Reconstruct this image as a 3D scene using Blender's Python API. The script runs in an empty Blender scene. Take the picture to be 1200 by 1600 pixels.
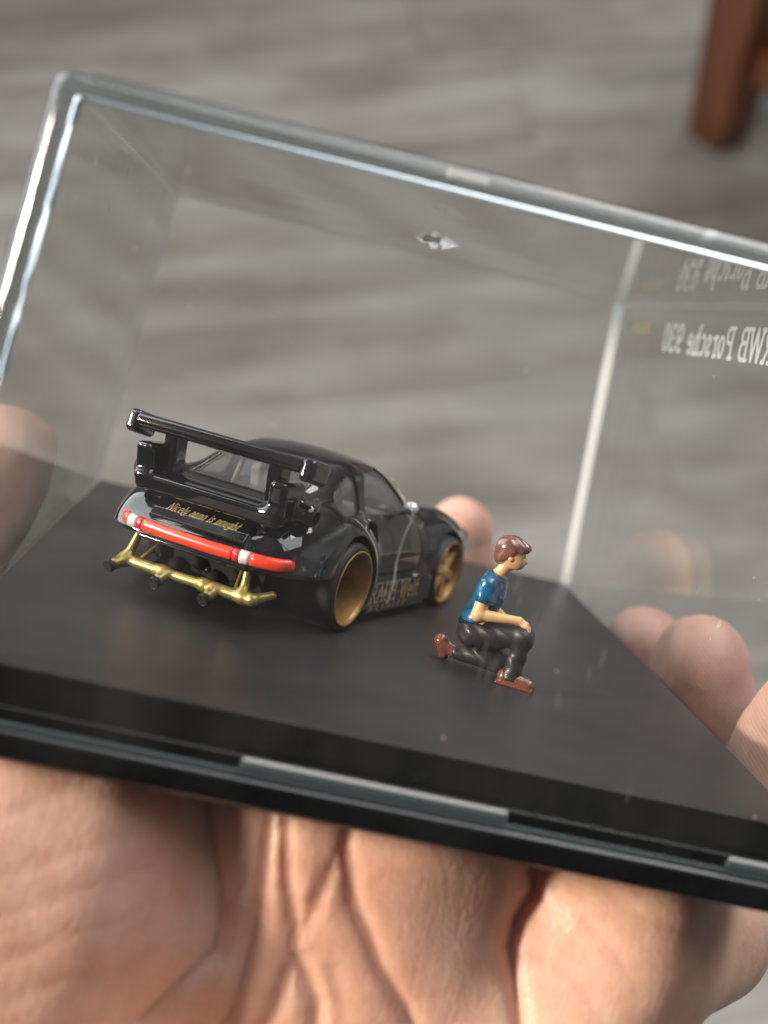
import bpy, math, random
import numpy as np
from mathutils import Matrix, Vector, Euler

# ------------------------------------------------------------------ camera, world, lamps
SC = bpy.context.scene
COL = SC.collection
MM = 0.001
F_PX = 2200.0
ROT = (1.4390, -0.2328, -0.0718)          # attitude of the camera in the frame of the display case
CAM_MM = (25.07, -129.81, 38.50)
CW, CD, CH = 86.87, 124.13, 53.3          # case: width, depth, inner height (mm)
CAR_AT = (28.07, 49.93, 1.0644)


def rotm(a, b, c):
    return Matrix.Rotation(c, 3, 'Z') @ Matrix.Rotation(b, 3, 'Y') @ Matrix.Rotation(a, 3, 'X')


CAM_IN_CASE = rotm(*ROT)
CAM_WORLD = Matrix.Rotation(math.radians(40), 3, 'X') @ Matrix.Identity(3)   # looks 50 degrees down
_tilt = CAM_WORLD @ CAM_IN_CASE.transposed()                                  # the hand holds the case tilted
CAM_POS = Vector((0, 0, 1.0))
CASE = Matrix.Translation(CAM_POS) @ _tilt.to_4x4() @ Matrix.Translation(-Vector(CAM_MM) * MM)

cd = bpy.data.cameras.new('camera')
cam = bpy.data.objects.new('camera', cd)
COL.objects.link(cam)
cam.matrix_world = Matrix.Translation(CAM_POS) @ CAM_WORLD.to_4x4()
cd.sensor_fit = 'HORIZONTAL'
cd.sensor_width = 36.0
cd.lens = 36.0 * F_PX / 1200.0
cd.clip_start = 0.005
cd.clip_end = 50
cd.dof.use_dof = True
cd.dof.focus_distance = 0.171
cd.dof.aperture_fstop = 24.0
SC.camera = cam

W = bpy.data.worlds.new('World')
SC.world = W
W.use_nodes = True
wn = W.node_tree.nodes
wl = W.node_tree.links
bg = wn['Background']
tc = wn.new('ShaderNodeTexCoord')
nz = wn.new('ShaderNodeTexNoise')
nz.inputs['Scale'].default_value = 1.7
nz.inputs['Detail'].default_value = 2.5
nz.inputs['Roughness'].default_value = 0.45
wl.new(tc.outputs['Generated'], nz.inputs['Vector'])
rp = wn.new('ShaderNodeValToRGB')
wl.new(nz.outputs['Fac'], rp.inputs['Fac'])
el = rp.color_ramp.elements
el[0].position = 0.36
el[0].color = (0.11, 0.095, 0.085, 1)
el[1].position = 0.66
el[1].color = (0.62, 0.63, 0.66, 1)
e = el.new(0.5)
e.color = (0.30, 0.28, 0.265, 1)
sep = wn.new('ShaderNodeSeparateXYZ')
wl.new(tc.outputs['Generated'], sep.inputs[0])
mr = wn.new('ShaderNodeMapRange')          # the room is darker behind the photographer, lighter towards the windows ahead
mr.inputs['From Min'].default_value = -0.8
mr.inputs['From Max'].default_value = 0.9
mr.inputs['To Min'].default_value = 0.20
mr.inputs['To Max'].default_value = 1.0
wl.new(sep.outputs['Y'], mr.inputs['Value'])
sc_ = wn.new('ShaderNodeVectorMath')
sc_.operation = 'SCALE'
wl.new(rp.outputs['Color'], sc_.inputs[0])
wl.new(mr.outputs['Result'], sc_.inputs['Scale'])
wl.new(sc_.outputs[0], bg.inputs['Color'])
bg.inputs['Strength'].default_value = 1.0


def area(name, loc, target, sx, sy, power, color):
    l = bpy.data.lights.new(name, 'AREA')
    l.shape = 'RECTANGLE'
    l.size, l.size_y = sx, sy
    l.energy = power
    l.color = color
    o = bpy.data.objects.new(name, l)
    COL.objects.link(o)
    o.location = loc
    o.rotation_euler = (Vector(target) - Vector(loc)).to_track_quat('-Z', 'Y').to_euler()
    return o


CENTRE = CASE @ Vector((0.045, 0.05, 0.0))
# window beside and above, and low warm daylight from the left
area('window_light', CASE @ Vector((-1.15, 0.30, 0.62)), CENTRE, 1.1, 1.4, 21, (0.93, 0.97, 1.0))
area('far_window_light', CENTRE + Vector((0.7, 0.5, 1.3)), CENTRE, 1.1, 1.4, 17, (0.95, 0.97, 1.0))
area('low_sun_light', CASE @ Vector((-0.88, -0.33, 0.13)), CASE @ Vector((0.0, 0.0, -0.02)), 0.12, 0.12, 20.0, (1.0, 0.86, 0.71))
area('floor_light', (1.3, 2.0, 2.2), (0.0, 1.1, 0.0), 1.6, 1.2, 38, (1.0, 0.975, 0.93))

SC.view_settings.view_transform = 'Standard'
SC.view_settings.look = 'None'
SC.view_settings.exposure = 0.0
SC.view_settings.gamma = 1.0
SC.cycles.use_denoising = True
SC.cycles.max_bounces = 14
SC.cycles.transparent_max_bounces = 32
SC.cycles.transmission_bounces = 12
SC.cycles.glossy_bounces = 8
SC.cycles.caustics_reflective = False
SC.cycles.caustics_refractive = False
SC.cycles.sample_clamp_indirect = 6.0


# ------------------------------------------------------------------ object helpers
def tag(o, label=None, cat=None, group=None, kind=None):
    for k, v in (('label', label), ('category', cat), ('group', group), ('kind', kind)):
        if v:
            o[k] = v
    return o


def empty(name, m=None, **kw):
    o = bpy.data.objects.new(name, None)
    COL.objects.link(o)
    o.empty_display_size = 0.01
    if m is not None:
        o.matrix_world = m
    return tag(o, **kw)


def obj(name, me, mat=None, parent=None, m=None):
    """link a mesh; m is its local matrix (metres)"""
    o = bpy.data.objects.new(name, me)
    COL.objects.link(o)
    if parent is not None:
        o.parent = parent
    if m is not None:
        if parent is None:
            o.matrix_world = m
        else:
            o.matrix_local = m
    if mat is not None and not me.materials:
        me.materials.append(mat)
    return o


def mesh(name, V, Fc, smooth=False, nrm=None, scale=MM):
    me = bpy.data.meshes.new(name)
    V = np.asarray(V, np.float64) * scale
    if isinstance(Fc, np.ndarray):
        n = len(Fc)
        me.vertices.add(len(V))
        me.vertices.foreach_set('co', V.astype(np.float32).ravel())
        me.loops.add(n * 4)
        me.loops.foreach_set('vertex_index', Fc.astype(np.int32).ravel())
        me.polygons.add(n)
        me.polygons.foreach_set('loop_start', np.arange(0, n * 4, 4, dtype=np.int32))
        me.polygons.foreach_set('loop_total', np.full(n, 4, np.int32))
        me.update(calc_edges=True)
    else:
        me.from_pydata([tuple(v) for v in V], [], Fc)
        me.update()
    if smooth:
        me.polygons.foreach_set('use_smooth', [True] * len(me.polygons))
        if nrm is not None:
            me.normals_split_custom_set_from_vertices(nrm.tolist())
    me.validate()
    return me


def bevel(o, w, seg=2, smooth=True, angle=0.6):
    b = o.modifiers.new('bevel', 'BEVEL')
    b.width = w * MM
    b.segments = seg
    b.limit_method = 'ANGLE'
    b.angle_limit = angle
    if smooth:
        o.data.polygons.foreach_set('use_smooth', [True] * len(o.data.polygons))
        try:
            b.harden_normals = True
        except Exception:
            pass
    return o


HEXF = [(0, 3, 2, 1), (4, 5, 6, 7), (0, 1, 5, 4), (1, 2, 6, 5), (2, 3, 7, 6), (3, 0, 4, 7)]


def hexa(name, P):
    return mesh(name, P, HEXF)


def boxm(name, lo, hi):
    x0, y0, z0 = lo
    x1, y1, z1 = hi
    return hexa(name, [(x0, y0, z0), (x1, y0, z0), (x1, y1, z0), (x0, y1, z0), (x0, y0, z1), (x1, y0, z1), (x1, y1, z1), (x0, y1, z1)])


def lathe(name, prof, n=48, axis='Y', cap=False):
    """revolve (r, a) pairs about an axis"""
    V, Fc = [], []
    m = len(prof)
    for i in range(n):
        t = 2 * math.pi * i / n
        c, s = math.cos(t), math.sin(t)
        for r, a in prof:
            V.append((r * c, a, r * s) if axis == 'Y' else ((r * c, r * s, a) if axis == 'Z' else (a, r * c, r * s)))
    for i in range(n):
        j = (i + 1) % n
        for k in range(m - 1):
            f = (i * m + k, i * m + k + 1, j * m + k + 1, j * m + k)
            Fc.append(f if axis != 'Y' else f[::-1])
    if cap:
        Fc.append(tuple(i * m for i in range(n)))
        Fc.append(tuple(i * m + m - 1 for i in reversed(range(n))))
    return mesh(name, V, Fc, smooth=True)


def sweep(name, pts, r, n=10, flat=1.0, up=(0, 0, 1), caps=True):
    """tube along points (mm); flat scales the section along 'up'"""
    pts = [Vector(p) for p in pts]
    rr = r if hasattr(r, '__len__') else [r] * len(pts)
    V, Fc = [], []
    for i, p in enumerate(pts):
        t = (pts[min(i + 1, len(pts) - 1)] - pts[max(i - 1, 0)]).normalized()
        s = t.cross(Vector(up)).normalized()
        u = s.cross(t).normalized()
        for k in range(n):
            a = 2 * math.pi * k / n
            V.append(tuple(p + s * (math.cos(a) * rr[i]) + u * (math.sin(a) * rr[i] * flat)))
    for i in range(len(pts) - 1):
        for k in range(n):
            k2 = (k + 1) % n
            Fc.append((i * n + k, i * n + k2, (i + 1) * n + k2, (i + 1) * n + k))
    if caps:
        Fc.append(tuple(reversed(range(n))))
        Fc.append(tuple((len(pts) - 1) * n + k for k in range(n)))
    return mesh(name, V, Fc, smooth=True)


def catmull(pts, n=8):
    pts = [np.array(p, float) for p in pts]
    P = [2 * pts[0] - pts[1]] + pts + [2 * pts[-1] - pts[-2]]
    out = []
    for i in range(1, len(P) - 2):
        for k in range(n):
            t = k / n
            out.append(0.5 * ((2 * P[i]) + (-P[i - 1] + P[i + 1]) * t + (2 * P[i - 1] - 5 * P[i] + 4 * P[i + 1] - P[i + 2]) * t * t + (-P[i - 1] + 3 * P[i] - 3 * P[i + 1] + P[i + 2]) * t ** 3))
    out.append(pts[-1])
    return np.array(out)


# ------------------------------------------------------------------ distance fields
def smin(a, b, k):
    h = np.maximum(k - np.abs(a - b), 0) / k
    return np.minimum(a, b) - h * h * k * 0.25


def smax(a, b, k):
    return -smin(-a, -b, k)


def s_cone(P, a, b, ra, rb):
    a = np.asarray(a, float)
    b = np.asarray(b, float)
    d = b - a
    x, y, z = P[0] - a[0], P[1] - a[1], P[2] - a[2]
    t = np.clip((x * d[0] + y * d[1] + z * d[2]) / (d @ d), 0, 1)
    return np.sqrt((x - d[0] * t) ** 2 + (y - d[1] * t) ** 2 + (z - d[2] * t) ** 2) - (ra + (rb - ra) * t)


def s_ell(P, c, r, R=None):
    x, y, z = P[0] - c[0], P[1] - c[1], P[2] - c[2]
    if R is not None:
        x, y, z = (R[0][0] * x + R[1][0] * y + R[2][0] * z, R[0][1] * x + R[1][1] * y + R[2][1] * z, R[0][2] * x + R[1][2] * y + R[2][2] * z)
    k0 = np.sqrt((x / r[0]) ** 2 + (y / r[1]) ** 2 + (z / r[2]) ** 2)
    k1 = np.sqrt((x / r[0] ** 2) ** 2 + (y / r[1] ** 2) ** 2 + (z / r[2] ** 2) ** 2) + 1e-9
    return k0 * (k0 - 1) / k1


def s_box(P, c, h, r=0.0):
    q = [np.abs(P[i] - c[i]) - h[i] + r for i in range(3)]
    return np.sqrt(sum(np.maximum(v, 0) ** 2 for v in q)) + np.minimum(np.maximum(q[0], np.maximum(q[1], q[2])), 0) - r


def s_poly(x, y, pts):
    """signed distance to a polygon in 2D"""
    pts = [np.array(p, float) for p in pts]
    n = len(pts)
    d = np.full(x.shape, 1e9)
    sgn = np.ones(x.shape)
    for i in range(n):
        a, b = pts[i], pts[i - 1]
        ex, ey = b - a
        wx, wy = x - a[0], y - a[1]
        t = np.clip((wx * ex + wy * ey) / (ex * ex + ey * ey), 0, 1)
        d = np.minimum(d, (wx - ex * t) ** 2 + (wy - ey * t) ** 2)
        c1 = y >= a[1]
        c2 = y < b[1]
        c3 = ex * wy > ey * wx
        sgn = np.where((c1 & c2 & c3) | (~c1 & ~c2 & ~c3), -sgn, sgn)
    return sgn * np.sqrt(d)


def d_line2(x, y, pts):
    d = np.full(x.shape, 1e9)
    for a, b in zip(pts[:-1], pts[1:]):
        ex, ey = b[0] - a[0], b[1] - a[1]
        wx, wy = x - a[0], y - a[1]
        t = np.clip((wx * ex + wy * ey) / (ex * ex + ey * ey + 1e-12), 0, 1)
        d = np.minimum(d, (wx - ex * t) ** 2 + (wy - ey * t) ** 2)
    return np.sqrt(d)


def s_mesh(name, f, lo, hi, h, slack=1.7, newton=2, normals=True):
    """mesh the zero surface of f on a grid of step h, evaluating only near the surface"""
    lo = np.array(lo, float)
    B = 6
    nb = np.ceil((np.array(hi, float) - lo) / (h * B)).astype(int)
    N = nb * B + 1
    cx = [lo[i] + (np.arange(nb[i]) + 0.5) * B * h for i in range(3)]
    G = np.meshgrid(*cx, indexing='ij')
    dc = f([g.ravel() for g in G]).reshape(nb)
    act = np.abs(dc) < (B * h * 0.87 + h) * slack
    D = np.repeat(np.repeat(np.repeat(np.sign(dc).astype(np.float32) * 50, B, 0), B, 1), B, 2)
    D = np.pad(D, ((0, 1), (0, 1), (0, 1)), mode='edge')
    m = np.zeros(N, bool)
    a6 = np.repeat(np.repeat(np.repeat(act, B, 0), B, 1), B, 2)
    for dx in (0, 1):
        for dy in (0, 1):
            for dz in (0, 1):
                m[dx:dx + a6.shape[0], dy:dy + a6.shape[1], dz:dz + a6.shape[2]] |= a6
    idx = np.argwhere(m)
    vals = np.empty(len(idx), np.float32)
    for s in range(0, len(idx), 400000):
        q = idx[s:s + 400000]
        vals[s:s + 400000] = f([lo[i] + q[:, i] * h for i in range(3)])
    D[m] = vals
    neg = D < 0
    # cells with a sign change
    c = np.zeros(tuple(N - 1), np.int8)
    for dx in (0, 1):
        for dy in (0, 1):
            for dz in (0, 1):
                c += neg[dx:N[0] - 1 + dx, dy:N[1] - 1 + dy, dz:N[2] - 1 + dz]
    cells = np.argwhere((c > 0) & (c < 8))
    vid = np.full(tuple(N - 1), -1, np.int64)
    vid[tuple(cells.T)] = np.arange(len(cells))
    acc = np.zeros((len(cells), 3))
    cnt = np.zeros(len(cells))
    corners = [(i, j, k) for i in (0, 1) for j in (0, 1) for k in (0, 1)]
    for a in corners:
        for ax in range(3):
            if a[ax] == 0:
                b = list(a)
                b[ax] = 1
                va = D[tuple((cells + a).T)]
                vb = D[tuple((cells + b).T)]
                k = (va < 0) != (vb < 0)
                t = va[k] / (va[k] - vb[k])
                p = np.tile(np.array(a, float), (k.sum(), 1))
                p[:, ax] = t
                acc[k] += p
                cnt[k] += 1
    V = lo + (cells + acc / cnt[:, None]) * h
    quads = []
    for ax in range(3):
        o1, o2 = [(1, 2), (2, 0), (0, 1)][ax]
        sl = [slice(None)] * 3
        A = [slice(0, N[i]) for i in range(3)]
        Bs = list(A)
        A[ax] = slice(0, N[ax] - 1)
        Bs[ax] = slice(1, N[ax])
        ch = neg[tuple(A)] != neg[tuple(Bs)]
        e = np.argwhere(ch)
        e = e[(e[:, o1] > 0) & (e[:, o2] > 0) & (e[:, o1] < N[o1] - 1) & (e[:, o2] < N[o2] - 1)]
        inside = neg[tuple(e.T)]
        d1 = np.zeros(3, int)
        d1[o1] = 1
        d2 = np.zeros(3, int)
        d2[o2] = 1
        q = np.stack([vid[tuple((e - d1 - d2).T)], vid[tuple((e - d2).T)], vid[tuple(e.T)], vid[tuple((e - d1).T)]], 1)
        q[~inside] = q[~inside][:, ::-1]
        quads.append(q)
    Q = np.concatenate(quads)
    Q = Q[(Q >= 0).all(1)]
    nrm = None
    if normals:
        ee = h * 0.35

        def grad(V):
            g = np.empty_like(V)
            for i in range(3):
                p = [V[:, j].copy() for j in range(3)]
                p[i] += ee
                a = f(p)
                p[i] -= 2 * ee
                g[:, i] = (a - f(p)) / (2 * ee)
            return g
        for _ in range(newton):
            g = grad(V)
            d = f([V[:, j] for j in range(3)])
            st = np.clip(d / np.maximum((g * g).sum(1), 0.2), -h * 0.6, h * 0.6)
            V = V - g * st[:, None]
        g = grad(V)
        nrm = g / (np.linalg.norm(g, axis=1, keepdims=True) + 1e-9)
    return mesh(name, V, Q, smooth=True, nrm=nrm), V, nrm


# ------------------------------------------------------------------ materials
class Mat:
    def __init__(self, name):
        self.m = bpy.data.materials.new(name)
        self.m.use_nodes = True
        self.n = self.m.node_tree.nodes
        self.l = self.m.node_tree.links
        self.b = self.n['Principled BSDF']
        self.out = self.n['Material Output']

    def set(self, **kw):
        for k, v in kw.items():
            k = k.replace('_', ' ')
            i = self.b.inputs[k]
            i.default_value = v if not (hasattr(v, '__len__') and len(v) == 3 and i.type == 'RGBA') else (*v, 1)
        return self

    def node(self, t, **kw):
        n = self.n.new(t)
        for k, v in kw.items():
            n.inputs[k.replace('_', ' ')].default_value = v
        return n

    def coord(self, kind='Object', scale=None, rot=None):
        t = self.n.new('ShaderNodeTexCoord')
        mp = self.n.new('ShaderNodeMapping')
        if scale:
            mp.inputs['Scale'].default_value = scale
        if rot:
            mp.inputs['Rotation'].default_value = rot
        self.l.new(t.outputs[kind], mp.inputs['Vector'])
        return mp.outputs['Vector']

    def noise(self, vec, scale, detail=4, rough=0.55, dist=0):
        n = self.node('ShaderNodeTexNoise', Scale=scale, Detail=detail, Roughness=rough, Distortion=dist)
        self.l.new(vec, n.inputs['Vector'])
        return n.outputs['Fac']

    def ramp(self, fac, stops):
        r = self.n.new('ShaderNodeValToRGB')
        e = r.color_ramp.elements
        while len(e) < len(stops):
            e.new(0.5)
        for k, (p, c) in zip(e, stops):
            k.position = p
            k.color = (*c, 1) if len(c) == 3 else c
        self.l.new(fac, r.inputs['Fac'])
        return r.outputs['Color']

    def math(self, op, a, b=None):
        n = self.n.new('ShaderNodeMath')
        n.operation = op
        for i, v in enumerate((a, b)):
            if v is None:
                continue
            if isinstance(v, (int, float)):
                n.inputs[i].default_value = v
            else:
                self.l.new(v, n.inputs[i])
        return n.outputs[0]

    def mix(self, fac, a, b, mode='MIX'):
        n = self.n.new('ShaderNodeMix')
        n.data_type = 'RGBA'
        n.blend_type = mode
        for i, v in ((0, fac), (6, a), (7, b)):
            if isinstance(v, (int, float)):
                n.inputs[i].default_value = v
            elif isinstance(v, tuple):
                n.inputs[i].default_value = (*v, 1) if len(v) == 3 else v
            else:
                self.l.new(v, n.inputs[i])
        return n.outputs[2]

    def bump(self, h, strength=0.3, dist=0.0001, prev=None):
        b = self.node('ShaderNodeBump', Strength=strength, Distance=dist)
        self.l.new(h, b.inputs['Height'])
        if prev is not None:
            self.l.new(prev, b.inputs['Normal'])
        return b.outputs['Normal']

    def to(self, sock, name):
        self.l.new(sock, self.b.inputs[name])
        return self


def plain(name, col, rough=0.5, metal=0.0, coat=0.0, grain=0.12, scale=2500, bump=0.0, spec=0.5):
    M = Mat(name).set(Roughness=rough, Metallic=metal, Coat_Weight=coat, Coat_Roughness=0.04, Specular_IOR_Level=spec)
    v = M.coord()
    n = M.noise(v, scale, 4)
    c0 = tuple(x * (1 - grain) for x in col)
    c1 = tuple(min(1, x * (1 + grain)) for x in col)
    M.to(M.ramp(n, [(0.3, c0), (0.7, c1)]), 'Base Color')
    if bump:
        M.to(M.bump(n, bump, 0.00005), 'Normal')
    return M.m


M_paint = plain('gloss_black_paint', (0.004, 0.004, 0.007), 0.06, 0, 0.7, 0.1, 900, 0)
M_tyre = plain('tyre_rubber', (0.014, 0.014, 0.015), 0.62, bump=0.15)
M_gold = plain('matt_gold_paint', (0.32, 0.17, 0.035), 0.42, 0.35, 0.15, 0.15, 1500, 0.05)
M_goldtube = plain('polished_gold_paint', (0.33, 0.25, 0.075), 0.36, 0.65, 0.2, 0.25, 1200, 0.12)
M_spoke = plain('lit_gold_paint', (0.58, 0.38, 0.12), 0.35, 0.2, 0.2, 0.1, 1200)  # wheel gold painted lighter so spokes read as lit against the shaded dish
M_goldink = plain('gold_ink', (0.50, 0.38, 0.14), 0.4, 0.5)
M_dullgold = plain('dull_gold_ink', (0.38, 0.27, 0.12), 0.45, 0.3)
M_red = plain('orange_red_lamp_paint', (0.80, 0.050, 0.016), 0.28, 0, 0.5, 0.1, 2000, 0.1)
M_crimson = plain('crimson_lamp_paint', (0.55, 0.01, 0.03), 0.3, 0, 0.4)
M_silver = plain('silver_paint', (0.62, 0.63, 0.62), 0.35, 0.2, 0.2)
M_mirror = plain('bright_chrome', (0.85, 0.87, 0.86), 0.2, 0.6)
M_cabin = plain('cabin_grey', (0.42, 0.40, 0.39), 0.5, 0, 0.1)
M_darkmetal = plain('dark_engine_metal', (0.03, 0.03, 0.032), 0.35, 0.5, 0, 0.3, 3000, 0.3)
M_matt = plain('matt_black', (0.007, 0.007, 0.008), 0.75, spec=0.15)
M_rubber = plain('semi_gloss_black', (0.01, 0.01, 0.011), 0.45)
M_whiteink = plain('white_ink', (0.86, 0.88, 0.88), 0.5, grain=0.05)
M_tape = plain('yellowed_tape', (0.46, 0.33, 0.16), 0.5)
M_shirt = plain('glossy_blue_paint', (0.003, 0.095, 0.21), 0.26, 0, 0.45, 0.5, 700, 0.35)
M_jeans = plain('satin_black_paint', (0.020, 0.019, 0.021), 0.42, 0, 0.15, 0.3, 500, 0.15)
M_shoe = plain('glossy_brown_paint', (0.17, 0.060, 0.040), 0.22, 0, 0.5, 0.25, 800, 0.3)
M_hairp = plain('glossy_auburn_paint', (0.17, 0.070, 0.052), 0.18, 0, 0.7, 0.25, 900, 0.3)
M_figskin = plain('painted_skin', (0.70, 0.42, 0.20), 0.4, 0, 0.2, 0.1, 700, 0.1)


def clear(name, ior=1.45, tint=(0.99, 0.995, 0.99), dust=0.004, rough=0.012):
    """clear plastic sheet: light passes straight through, reflection follows Fresnel, fine dust and rub marks"""
    M = Mat(name)
    n, l = M.n, M.l
    n.remove(M.b)
    geo = n.new('ShaderNodeNewGeometry')
    iorn = M.math('ADD', ior, M.math('MULTIPLY', geo.outputs['Backfacing'], 1.0 / ior - ior))
    fr = n.new('ShaderNodeFresnel')
    l.new(iorn, fr.inputs['IOR'])
    # Fresnel inverts the ratio on back faces by itself: feed it the ratio it will turn back
    tr = n.new('ShaderNodeBsdfTransparent')
    tr.inputs['Color'].default_value = (*tint, 1)
    gl = n.new('ShaderNodeBsdfAnisotropic')
    gl.inputs['Roughness'].default_value = rough
    v = M.coord()
    wob = M.noise(v, 14, 2, 0.5)
    bp = M.bump(wob, 0.25, 0.0012)
    l.new(bp, gl.inputs['Normal'])
    mx = n.new('ShaderNodeMixShader')
    l.new(fr.outputs['Fac'], mx.inputs['Fac'])
    l.new(tr.outputs['BSDF'], mx.inputs[1])
    l.new(gl.outputs['BSDF'], mx.inputs[2])
    # dust specks + haze of fine rubbing
    vo = M.node('ShaderNodeTexVoronoi', Scale=260.0)
    l.new(v, vo.inputs['Vector'])
    big = M.noise(v, 30, 2)
    sp = M.math('LESS_THAN', vo.outputs['Distance'], 0.04)
    sp = M.math('MULTIPLY', sp, M.math('GREATER_THAN', big, 0.47))
    sv = M.node('ShaderNodeTexVoronoi', Scale=1.0)
    l.new(M.coord(scale=(1500, 90, 90), rot=(0.5, 0.4, 0.7)), sv.inputs['Vector'])
    scr = M.math('MULTIPLY', M.math('LESS_THAN', sv.outputs['Distance'], 0.10), M.math('GREATER_THAN', M.noise(v, 45, 3), 0.60))
    sp = M.math('MAXIMUM', sp, M.math('MULTIPLY', scr, 0.4))
    smear = M.noise(M.coord(scale=(60, 60, 9), rot=(0.4, 0.3, 0.2)), 1.0, 5, 0.6)
    smear = M.math('MULTIPLY', M.math('MAXIMUM', M.math('SUBTRACT', smear, 0.42), 0.0), 0.05)
    df = n.new('ShaderNodeBsdfDiffuse')
    df.inputs['Color'].default_value = (0.8, 0.8, 0.8, 1)
    fac = M.math('ADD', M.math('ADD', M.math('MULTIPLY', sp, 0.35), smear), dust * 0.5)
    m2 = n.new('ShaderNodeMixShader')
    l.new(fac, m2.inputs['Fac'])
    l.new(mx.outputs[0], m2.inputs[1])
    l.new(df.outputs[0], m2.inputs[2])
    l.new(m2.outputs[0], M.out.inputs['Surface'])
    return M.m


M_clear = clear('clear_acrylic')
M_soft = clear('moulded_back_edge', 1.45, (0.93, 0.95, 0.96), 0.10, 0.05)
M_pane = clear('car_glazing', 1.5, (0.8, 0.8, 0.8), 0.10, 0.03)  # the dust term here paints the panes' pale grey reflection
M_edge = Mat('acrylic_edge').set(Transmission_Weight=1.0, IOR=1.49, Roughness=0.06, Base_Color=(0.50, 0.60, 0.68)).m
M_lip = Mat('highlight_tint_edge').set(Transmission_Weight=0.6, IOR=1.46, Roughness=0.2, Base_Color=(0.14, 0.19, 0.21)).m  # bluish tint imitates the highlight along the lip and tabs
M_highlight = Mat('highlight_white_plastic').set(Transmission_Weight=0.45, IOR=1.46, Roughness=0.18, Base_Color=(0.9, 0.93, 0.95)).m  # whitish plastic standing in for highlights and glints on the cover


def glint_plastic():
    M = Mat('glint_white_plastic')
    M.n.remove(M.b)
    tr = M.n.new('ShaderNodeBsdfTranslucent')
    tr.inputs['Color'].default_value = (0.9, 0.92, 0.93, 1)
    gl = M.n.new('ShaderNodeBsdfAnisotropic')
    gl.inputs['Roughness'].default_value = 0.15
    cl = M.n.new('ShaderNodeBsdfTransparent')
    a = M.n.new('ShaderNodeMixShader')
    a.inputs[0].default_value = 0.3
    b = M.n.new('ShaderNodeMixShader')
    b.inputs[0].default_value = 0.12
    M.l.new(tr.outputs[0], a.inputs[1])
    M.l.new(cl.outputs[0], a.inputs[2])
    M.l.new(a.outputs[0], b.inputs[1])
    M.l.new(gl.outputs[0], b.inputs[2])
    M.l.new(b.outputs[0], M.out.inputs['Surface'])
    return M.m


M_glint = glint_plastic()  # translucent white that imitates the glint of the sprue mark
M_clearsolid = Mat('clear_plastic_bump').set(Transmission_Weight=1.0, IOR=1.49, Roughness=0.02, Base_Color=(0.98, 0.99, 1.0)).m


def mat_base():
    M = Mat('black_moulded_plastic').set(Roughness=0.3, Coat_Weight=0.3)
    v = M.coord()
    n = M.noise(v, 120, 5, 0.6)
    M.to(M.ramp(n, [(0.35, (0.003, 0.0035, 0.004)), (0.7, (0.008, 0.009, 0.010))]), 'Base Color')
    M.to(M.ramp(n, [(0.3, (0.22,) * 3), (0.7, (0.42,) * 3)]), 'Roughness')
    M.to(M.bump(M.noise(v, 2500, 3), 0.12, 0.00005), 'Normal')
    return M.m


def mat_card():
    M = Mat('satin_black_card').set(Roughness=0.5)
    v = M.coord()
    n = M.noise(v, 45, 5, 0.6)
    M.to(M.ramp(n, [(0.35, (0.020, 0.020, 0.021)), (0.7, (0.034, 0.033, 0.033))]), 'Base Color')
    M.to(M.ramp(M.noise(v, 25, 4), [(0.3, (0.34,) * 3), (0.7, (0.46,) * 3)]), 'Roughness')
    M.to(M.bump(M.noise(v, 5000, 3), 0.12, 0.00004), 'Normal')
    vo = M.node('ShaderNodeTexVoronoi', Scale=420.0)
    M.l.new(v, vo.inputs['Vector'])
    return M.m


M_base = mat_base()
M_card = mat_card()


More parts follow.
